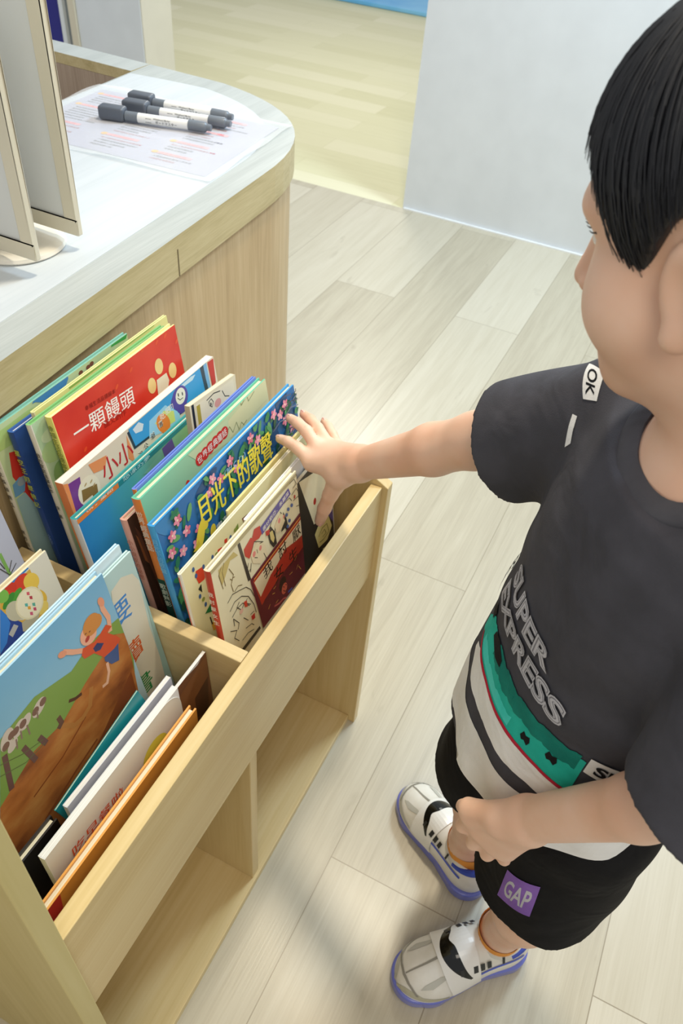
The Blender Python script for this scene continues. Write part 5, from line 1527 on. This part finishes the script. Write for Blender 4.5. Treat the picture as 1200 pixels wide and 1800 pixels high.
# collar ribbing around the neck opening, following the shirt surface
cen = NECK_P; ring = []
bRz = np.stack([bL, bF, (0, 0, 1)], 1)
f = MB(); pts = []
for k in range(49):
    a = 2 * math.pi * k / 48
    d = np.array((math.sin(a), math.cos(a), 0)); 
    # find where the outer shirt surface meets the neck hole along this direction
    lo_, hi_ = .0, .10
    best = None; last = None
    for r_ in np.linspace(.020, .085, 66):
        zz = np.linspace(.085, -.07, 80); cand = cen + bRz @ (d * r_) + np.outer(zz, (0, 0, 1)); inside = SHIRT.at(cand) < 0.0005
        if not inside.any(): continue
        p = cand[np.argmax(inside)]
        if NECKF(p) > 0:
            if last is not None: best = p; last = None
        else: last = p; best = None
    pts.append(tuple(best if best is not None else p))
P = np.array(pts[:-1])
for _ in range(3): P = (np.roll(P, 1, 0) + 2 * P + np.roll(P, -1, 0)) / 4
vs = []; fs = []; n = len(P)
for i in range(n):
    p = P[i]; out = p - cen; out[2] = 0; out = unit(out); nn = SHIRT.grad(p[None])[0]
    wv = unit(out - nn * (out @ nn))
    for t_, h_ in ((-.003, -.002), (-.003, .0022), (.004, .0034), (.012, .0026), (.015, .0008), (.015, -.001)):
        vs.append(tuple(p + wv * t_ + nn * h_))
for i in range(n):
    for k in range(5):
        a = i * 6 + k; b2 = ((i + 1) % n) * 6 + k; fs.append((a, a + 1, b2 + 1, b2))
f.add(vs, fs, M_rib)
def pbuild(mb, name, parent, **kw):
    o = mb.build(name, **kw); o.parent = parent
    if parent is child: o.matrix_parent_inverse = Matrix.Translation((-0.53, 0.07, 0))
    return o
pbuild(f, 'collar', shirt, smooth=True, angle=60)
surf('shorts', relax(*shorts_solid().mesh(.003), it=3), [M_short])

# hair: cap plus strands combed from the crown
hf = hair_fn()
v, q = relax(*hair_solid().mesh(.0028), it=2)
random.seed(7); hv = v.tolist(); hq = [tuple(r) for r in q.tolist()]
CAPS = Solid().ell(hw(*HC_C), HC_R, HR).ell(hw(0, -.030, -.020), (.067, .069, .079), HR, .012)
def on_cap(az, pol, lift):
    d = np.array((math.sin(az) * math.sin(pol), math.cos(az) * math.sin(pol), math.cos(pol)))
    r = 1 / math.sqrt((d[0] / HC_R[0]) ** 2 + (d[1] / HC_R[1]) ** 2 + (d[2] / HC_R[2]) ** 2)
    return np.array(HC_C) + d * (r + lift)
for k in range(1500):
    az0 = random.uniform(-math.pi, math.pi); lift = random.uniform(-.0012, .0028); sw = random.uniform(-.10, .22); p0 = random.uniform(.05, .9)
    pts = []
    for j in range(14):
        t = j / 13; pol = p0 + t * 1.9; az = az0 + sw * t * t
        if pol > 2.5: break
        p = on_cap(az, pol, lift)
        a_ = abs(math.degrees(math.atan2(abs(p[0]), p[1] + .012)))
        zb = np.interp(a_, HAIR_A, HAIR_Z) - random.uniform(.0, .007)
        if p[2] < zb: break
        pts.append(hw(*p))
    if len(pts) < 4: continue
    pts = np.array(pts)
    for _ in range(2): pts = pts - CAPS.grad(pts) * (CAPS.at(pts) - lift)[:, None]
    n = len(pts); base = len(hv); r0 = random.uniform(.0008, .0016)
    for j in range(n):
        r = r0 * (1 - .85 * (j / (n - 1)) ** 2) * min(1, .4 + j * .4)
        tdir = unit(pts[min(j + 1, n - 1)] - pts[max(j - 1, 0)]); nn = unit(pts[j] - HC); sd = np.cross(tdir, nn)
        for an in (0, 2.094, 4.189): hv.append(tuple(pts[j] + (nn * math.cos(an) + sd * math.sin(an)) * r))
    for j in range(n - 1):
        for a_ in range(3):
            b2 = (a_ + 1) % 3; hq.append((base + j * 3 + a_, base + j * 3 + b2, base + (j + 1) * 3 + b2, base + (j + 1) * 3 + a_))
class _L(list):
    def tolist(s): return s
surf('hair', (_L(hv), _L(hq)), [M_hair])

# eyes, brows
for s in (-1, 1):
    f = MB(); c = hw(s * .0300, .0635, -.001)
    Rm = HR
    def tf(p, c=c): return tuple(c + Rm @ np.array((p[0], p[2], p[1])))
    f.lathe([(0.0005, -.012), (.006, -.0104), (.0104, -.006), (.012, 0), (.0104, .006), (.0060, .0104)], plain('#e9e6e0', 0.2), 20, tf=tf)
    f.lathe([(.0060, .0104), (.0035, .0116), (.0005, .0121)], plain('#1d1512', 0.15), 20, tf=tf)
    o = pbuild(f, 'eye', child, smooth=True)
    f = MB()
    f.tube([hw(s * (.016 + .030 * t), .0815 - .022 * t * t, .021 + .006 * math.sin(t * 2.6)) for t in [i / 6 for i in range(7)]], [.001, .0018, .002, .002, .0018, .0014, .0008], M_hair, 6)
    pbuild(f, 'eyebrow', child, smooth=True)
    f = MB()
    f.tube([hw(s * (.018 + .026 * t), .0765 + .004 * math.sin(t * 3.14) - .010 * t, .003 + .0045 * math.sin(t * 3.0)) for t in [i / 6 for i in range(7)]], .0011, M_hair, 5)
    for i in range(6):
        t = .2 + .8 * i / 5; p = hw(s * (.018 + .026 * t), .0765 + .004 * math.sin(t * 3.14) - .010 * t, .003 + .0045 * math.sin(t * 3.0))
        f.tube([p, p + HR @ np.array((s * .001, .003, .0005)), p + HR @ np.array((s * .0015, .0045, .002))], [.0006, .0005, .0002], M_hair, 4)
    pbuild(f, 'eyelashes', child, smooth=True)

# fingernails of the reaching hand
M_nail = plain('#eab9ad', 0.25)
for d_, t_, r in (((.719, .385, .742), (.726, .401, .735), .0060), ((.745, .386, .756), (.755, .402, .750), .0060), ((.764, .377, .753), (.775, .392, .748), .0057), ((.776, .355, .741), (.787, .366, .738), .0052), ((.7015, .3205, .652), (.703, .3235, .638), .0058)):
    a = unit(np.array(t_) - np.array(d_)); up = unit(np.array((-.45, -.25, .85)) if r != .0058 else np.array((-.7, -.5, .1))); up = unit(up - a * (up @ a)); sd = np.cross(a, up)
    p0 = np.array(t_) - a * .001
    for _ in range(30):
        if BODY.at((p0 + up * .0004)[None])[0] < -.0002: p0 = p0 + up * .0004
        else: break
    vs = []; fs = []
    for i in range(7):
        ph = -math.pi / 2 + math.pi * i / 6
        for j in range(10):
            th = 2 * math.pi * j / 10
            vs.append(tuple(p0 + a * (r * .85 * math.cos(ph) * math.cos(th)) + sd * (r * .62 * math.cos(ph) * math.sin(th)) + up * (.0011 * math.sin(ph)) - up * (.0016 * math.sin(th) ** 2)))
    for i in range(6):
        for j in range(10): fs.append((i * 10 + j, i * 10 + (j + 1) % 10, (i + 1) * 10 + (j + 1) % 10, (i + 1) * 10 + j))
    f = MB(); f.add(vs, fs, M_nail); pbuild(f, 'fingernail', child, smooth=True)

# shoes and socks
def shoe(heel, toe, label):
    U, W = shoe_solids(heel, toe); o, d, r, L = shoe_frame(heel, toe); k = L / .225
    out = 1 if heel is FOOT_R[0] else -1
    up = surf('shoe', relax(*U.mesh(.0024), it=2), [M_shoew])
    up['label'] = label
    surf('sole', relax(*W.mesh(.0022), it=1), [M_sole], parent=up); bpy.data.objects[up.name].children[-1].matrix_parent_inverse = Matrix.Identity(4)
    def fmap(uv):
        """(along the shoe, angle round it: 0 = outer side, 90 = top, 180 = inner side) -> point on the upper"""
        uv = np.asarray(uv, float)
        ax = o + np.outer(uv[:, 0] * k, d) + np.array((0, 0, .022 * k))
        a = np.radians(uv[:, 1]); dr = np.outer(np.cos(a), r * out) + np.outer(np.sin(a), (0, 0, 1))
        lo = np.zeros(len(uv)); hi = np.full(len(uv), .09 * k)
        rr = np.full(len(uv), .008); done = np.zeros(len(uv), bool); h2 = rr.copy()
        for _ in range(50):
            f_ = U.at(ax + dr * rr[:, None]); nd = (f_ > 0) & ~done; h2[nd] = rr[nd]; done |= f_ > 0; rr = np.where(done, rr, rr + .002)
        lo = h2 - .002; hi = h2
        for _ in range(8):
            m_ = (lo + hi) / 2; f_ = U.at(ax + dr * m_[:, None]); lo = np.where(f_ < 0, m_, lo); hi = np.where(f_ < 0, hi, m_)
        return ax + dr * hi[:, None]
    class SD(Decal):
        def poly(s, mat, pts, lift=0.0):
            tri = tessellate_polygon([[Vector((p[0] * 1000, p[1], 0)) for p in pts]]); o_ = []
            for t in tri:
                P_ = [(pts[i][0] * 1000, pts[i][1]) for i in t]
                o_ += [[(x / 1000, y) for x, y in c] for c in cells(P_, 5)]
            s.faces(o_, mat, lift)
    f = MB(); D = SD(f, fmap, U, .0004)
    grey = plain('#b9b7ab', 0.5); line = plain('#8f8b80', 0.6); wht = plain('#e6e4dd', 0.3)
    D.poly(plain('#b5b199', 0.6), [(.150, 4), (.172, 8), (.19, 10), (.2185, 20), (.2185, 60), (.205, 40), (.19, 22), (.17, 16), (.15, 10)])
    D.poly(grey, [(.150, 172), (.172, 170), (.19, 168), (.2185, 140), (.2185, 100), (.205, 135), (.19, 152), (.17, 162), (.15, 168)])
    for (a0, a1) in ((60, 40), (120, 140)):
        D.poly(grey, [(.140, a0), (.150, a0 - (a0 - a1) * .2), (.175, a1), (.192, a1 + (a0 - a1) * .1), (.185, a1 + (a0 - a1) * .5), (.160, a0)])
    for (a, b2) in ((88, 92),): D.poly(line, [(.140, a), (.205, a), (.205, b2), (.140, b2)])
    D.poly(line, [(.196, 25), (.2, 40), (.204, 60), (.206, 90), (.204, 120), (.2, 140), (.196, 155), (.199, 155), (.203, 140), (.207, 120), (.209, 90), (.207, 60), (.203, 40), (.199, 25)])
    D.poly(plain('#3550c0', 0.4), [(.030, 50), (.08, 45), (.115, 43), (.15, 48), (.15, 51), (.115, 47), (.08, 49), (.030, 54)])
    D.poly(plain('#3550c0', 0.4), [(.030, 130), (.08, 135), (.115, 137), (.15, 132), (.15, 129), (.115, 133), (.08, 131), (.030, 126)])
    merge(up, f)
    g = MB(); D = SD(g, fmap, U, .0022)
    D.poly(wht, [(.098, 12), (.146, 14), (.152, 40), (.156, 65), (.158, 90), (.156, 115), (.152, 140), (.146, 166), (.098, 168), (.102, 140), (.104, 115), (.104, 90), (.104, 65), (.102, 40)])
    D.poly(plain('#0b0e0d', 0.12), [*[(.152 - .034 * x * x, 90 + 46 * x) for x in [i / 12 - 1 for i in range(25)]], *[(.131 - .016 * x * x + .006 * max(0, 1 - abs(x - .3) * 4), 90 + 44 * x) for x in [1 - i / 12 for i in range(25)]]])
    for s0 in (0, 180):
        sg = 1 if s0 == 0 else -1
        for u0, w_ in ((.128, .004), (.107, .0055), (.096, .0055), (.085, .0055), (.064, .003)):
            D.poly(plain('#232525', 0.4), [(u0, s0 + sg * 54), (u0 + w_ * 1.25, s0 + sg * 54), (u0 + w_ * 1.25, s0 + sg * 64), (u0, s0 + sg * 64)])
    g.build('strap', up, smooth=True)
    # padded blue collar and the sock inside it
    g = MB(); c = o + d * .052 * k
    ringp = []
    for i in range(29):
        a = 2 * math.pi * i / 28
        x = r * math.cos(a) * .0285 * k + d * math.sin(a) * .040 * k
        z = .078 + .012 * max(0, -math.sin(a)) - .008 * abs(math.cos(a)) + .006 * max(0, math.sin(a))
        ringp.append(tuple(c + x + np.array((0, 0, z * k))))
    g.tube(ringp[14:] , .0058 * k, M_blue, 8); g.build('ankle_padding', up, smooth=True)
    g = MB(); g.tube(ringp[:15], .0055 * k, plain('#c9c7bd', 0.6), 8); g.build('tongue_rim', up, smooth=True)
    g = MB(); A_ = LA if heel is FOOT_L[0] else RA
    prof = []
    cz = [(.035, .0255, .036), (.06, .0255, .036), (.078, .0262, .0365), (.092, .0275, .0365), (.099, .0275, .036), (.1005, .0262, .0350), (.094, .0250, .034)]
    vs = []; fs = []; n = 28
    for (z, ra, rb) in cz:
        tt = min(max((z - .04) / .06, 0), 1); cc = c * (1 - tt) + np.array((A_[0], A_[1], 0)) * tt + (c - c)
        for i in range(n):
            a = 2 * math.pi * i / n; vs.append(tuple(cc + r * math.cos(a) * (ra * (1 - tt) + .0325 * tt) * k + d * math.sin(a) * (rb * (1 - tt) + .0345 * tt) * k + np.array((0, 0, z * k + .004 * math.sin(a + 1)))))
    for i in range(len(cz) - 1):
        for j in range(n): fs.append((i * n + j, i * n + (j + 1) % n, (i + 1) * n + (j + 1) % n, (i + 1) * n + j))
    g.add(vs, fs, M_orange); pbuild(g, 'sock', up, smooth=True)
    return up
shoe(*FOOT_L, 'left white sneaker, nearer the camera')
shoe(*FOOT_R, 'right white sneaker, toe pointing at the bin')

# ------------------------------------------------------------------ prints on the shirt: bullet train along the hem, lettering above it
R0 = 0.115
pf = MB(); D = Decal(pf, shirt_map, SHIRT, .0005)
def hem_z(th):
    d = bF * math.cos(th) * .12 + bL * math.sin(th) * .13
    c = T0 + (T1 - T0) * ((T0[2] - .615) / (T0[2] - T1[2])); p = c + d
    return HEM_P[2] - (HEM_N[0] * (p[0] - HEM_P[0]) + HEM_N[1] * (p[1] - HEM_P[1])) / HEM_N[2] + .0022
def band(mat, t0, t1, lo, hi, step=.05, lift=0.0):
    n = max(2, int((t1 - t0) / step)); quads = []
    for i in range(n):
        a, b2 = t0 + (t1 - t0) * i / n, t0 + (t1 - t0) * (i + 1) / n
        za0, za1, zb0, zb1 = lo(a), hi(a), lo(b2), hi(b2); m = max(1, int(max(za1 - za0, zb1 - zb0) / .012))
        for j in range(m):
            s0, s1 = j / m, (j + 1) / m
            if za1 - za0 < 1e-4 and zb1 - zb0 < 1e-4: continue
            quads.append([(a, za0 + (za1 - za0) * s0), (b2, zb0 + (zb1 - zb0) * s0), (b2, zb0 + (zb1 - zb0) * s1), (a, za0 + (za1 - za0) * s1)])
    D.faces(quads, mat, lift)
def rag(seed, amp, f0=9):
    r_ = random.Random(seed); ph = [r_.uniform(0, 6.28) for _ in range(5)]
    return lambda t: amp * sum(math.sin(t * f0 * (k + 1) * 1.7 + ph[k]) / (k + 1) for k in range(5)) * .5
M_wprint = cloth('white_print', '#e8e8e6', '#f0f0ee'); M_teal2 = cloth('teal_print', '#1fae9c', '#2bbcaa'); M_teald = cloth('dark_teal_print', '#0c6f64', '#148577')
M_redp = cloth('red_print_cloth', '#b3243a', '#c02c44'); M_blackp = cloth('black_print', '#141416', '#1b1b1e')
M_lightt = cloth('light_turquoise_print', '#3fd0c4', '#57d8cc')
r1, r2, r3 = rag(1, .0012), rag(2, .0022, 14), rag(3, .003, 17)
band(M_wprint, -2.6, 2.6, hem_z, lambda t: .692 + r1(t))
nose = lambda t: max(0.0, min(1.0, (t + .62) / .35))
band(M_wprint, -.52, 1.20, lambda t: .716 + r1(t), lambda t: .716 + .038 * nose(t) + .001 * r2(t), .03)
band(M_teal2, -.62, 1.16, lambda t: .757 - .012 * (1 - nose(t)), lambda t: .757 + .050 * min(1, nose(t) + .25) + .010 * max(0, t - .5) + r2(t), .025)
band(M_lightt, -.35, .55, lambda t: .761, lambda t: .775 + r2(t), .03)
band(M_teald, -.05, 1.12, lambda t: .787 + .010 * max(0, t - .5) + r3(t), lambda t: .812 + .012 * max(0, t - .5) + r2(t), .02)
band(M_redp, -.50, 1.17, lambda t: .752 + r1(t) * .5, lambda t: .7575 + r1(t) * .5, .03)
for c, w_, z_ in ((.735, .050, .7745), (.965, .048, .785)):
    D.poly(M_blackp, [(c - w_, z_ - .002), (c - w_ * .5, z_ - .0065), (c, z_ - .004), (c + w_ * .7, z_ - .007), (c + w_, z_), (c + w_ * .7, z_ + .007), (c, z_ + .004), (c - w_ * .6, z_ + .007)])
D.poly(M_blackp, [(-.20, .797), (.02, .792), (.16, .797), (.14, .806), (-.04, .812), (-.18, .808)])
D.poly(M_blackp, [(-.52, .800), (-.42, .793), (-.36, .812), (-.50, .816)])
band(M_wprint, 1.17, 1.75, lambda t: .800 - .012 * (t - 1.17), lambda t: .826 + .006 * (t - 1.17), .04)
fit = lambda body, bold: text_mesh(body, bold)[3] - text_mesh(body, bold)[2]
def letters(body, t0, t1, z0, ht, mat, bold):
    w_ = fit(body, bold); sx = (t1 - t0) / w_; sy = ht / .72
    D.text(mat, body, (t0, z0), (sx, 0), (0, sy), 1.0, bold, .02)
M_silver = cloth('silver_lettering', '#b4b4ba', '#c0c0c6'); M_silverd = cloth('grey_lettering', '#77767c', '#828188')
def letters2(body, t0, t1, z0, ht):
    letters(body, t0, t1, z0, ht, M_silver, .045); letters(body, t0 + .012, t1 - .012, z0 + .0008, ht - .0012, M_silverd, .012); letters(body, t0 + .02, t1 - .02, z0 + .0012, ht - .002, M_silver, -.012)
letters2('SUPER', -.42, .64, .870, .024); letters2('EXPRESS', -.46, .92, .836, .024)
letters('SUPER', 1.22, 1.70, .806, .015, M_blackp, .03)
letters('EXPRESS', -1.15, -.66, .800, .030, M_silver, .02)
class Patch:
    """a four-cornered sewn or printed patch: bilinear between its corners, then settled on the surface below"""
    def __init__(s, q, solid): s.q = [np.array(p) for p in q]; s.so = solid
    def __call__(s, uv):
        uv = np.asarray(uv); u, v_ = uv[:, :1], uv[:, 1:]
        P = (s.q[0] * (1 - u) + s.q[1] * u) * (1 - v_) + (s.q[3] * (1 - u) + s.q[2] * u) * v_
        for _ in range(4): P = P - s.so.grad(P) * s.so.at(P)[:, None]
        return P
def patch(q, solid, mat, body, tmat, mb, lift=.0006, tbox=(.12, .88, .25, .8), bold=.02):
    P = Patch(q, solid); d_ = Decal(mb, P, solid, lift)
    d_.poly(mat, [(0, 0), (1, 0), (1, 1), (0, 1)], .12)
    vs, fs, x0, x1, y0, y1 = text_mesh(body, bold)
    u0, u1, v0, v1 = tbox; sx = (u1 - u0) / (x1 - x0); sy = (v1 - v0) / (y1 - y0)
    pos = [(u0 + (p[0] - x0) * sx, v1 - (p[1] - y0) * sy) for p in vs]
    o_ = []
    for f_ in fs: o_ += cells([pos[k] for k in f_], .12)
    d_.faces(o_, tmat)
patch([(0.5819, 0.0246, 1.0582), (0.5614, 0.022, 1.0434), (0.5698, 0.0331, 1.0362), (0.6085, 0.0403, 1.0459)], SHIRT, M_wprint, 'OK', M_blackp, pf)
patch([(0.5656, 0.0368, 1.0224), (0.5617, 0.0325, 1.0243), (0.5506, 0.029, 1.0048), (0.5551, 0.0327, 0.9964)], SHIRT, M_wprint, 'I', M_wprint, pf)
merge(shirt, pf)
SH_O = shorts_outer(); g = MB()
patch([(0.4327, -0.0644, 0.5086), (0.423, -0.1005, 0.5268), (0.4157, -0.1057, 0.4638), (0.4333, -0.0675, 0.4371)], SH_O, cloth('purple_patch', '#7d5aa8', '#8a66b4'), 'GAP', M_silver, g, .0012, (.14, .88, .20, .80))
pbuild(g, 'logo_patch', bpy.data.objects['shorts'], smooth=True); bpy.data.objects['logo_patch']['label'] = 'purple logo patch with silver letters'
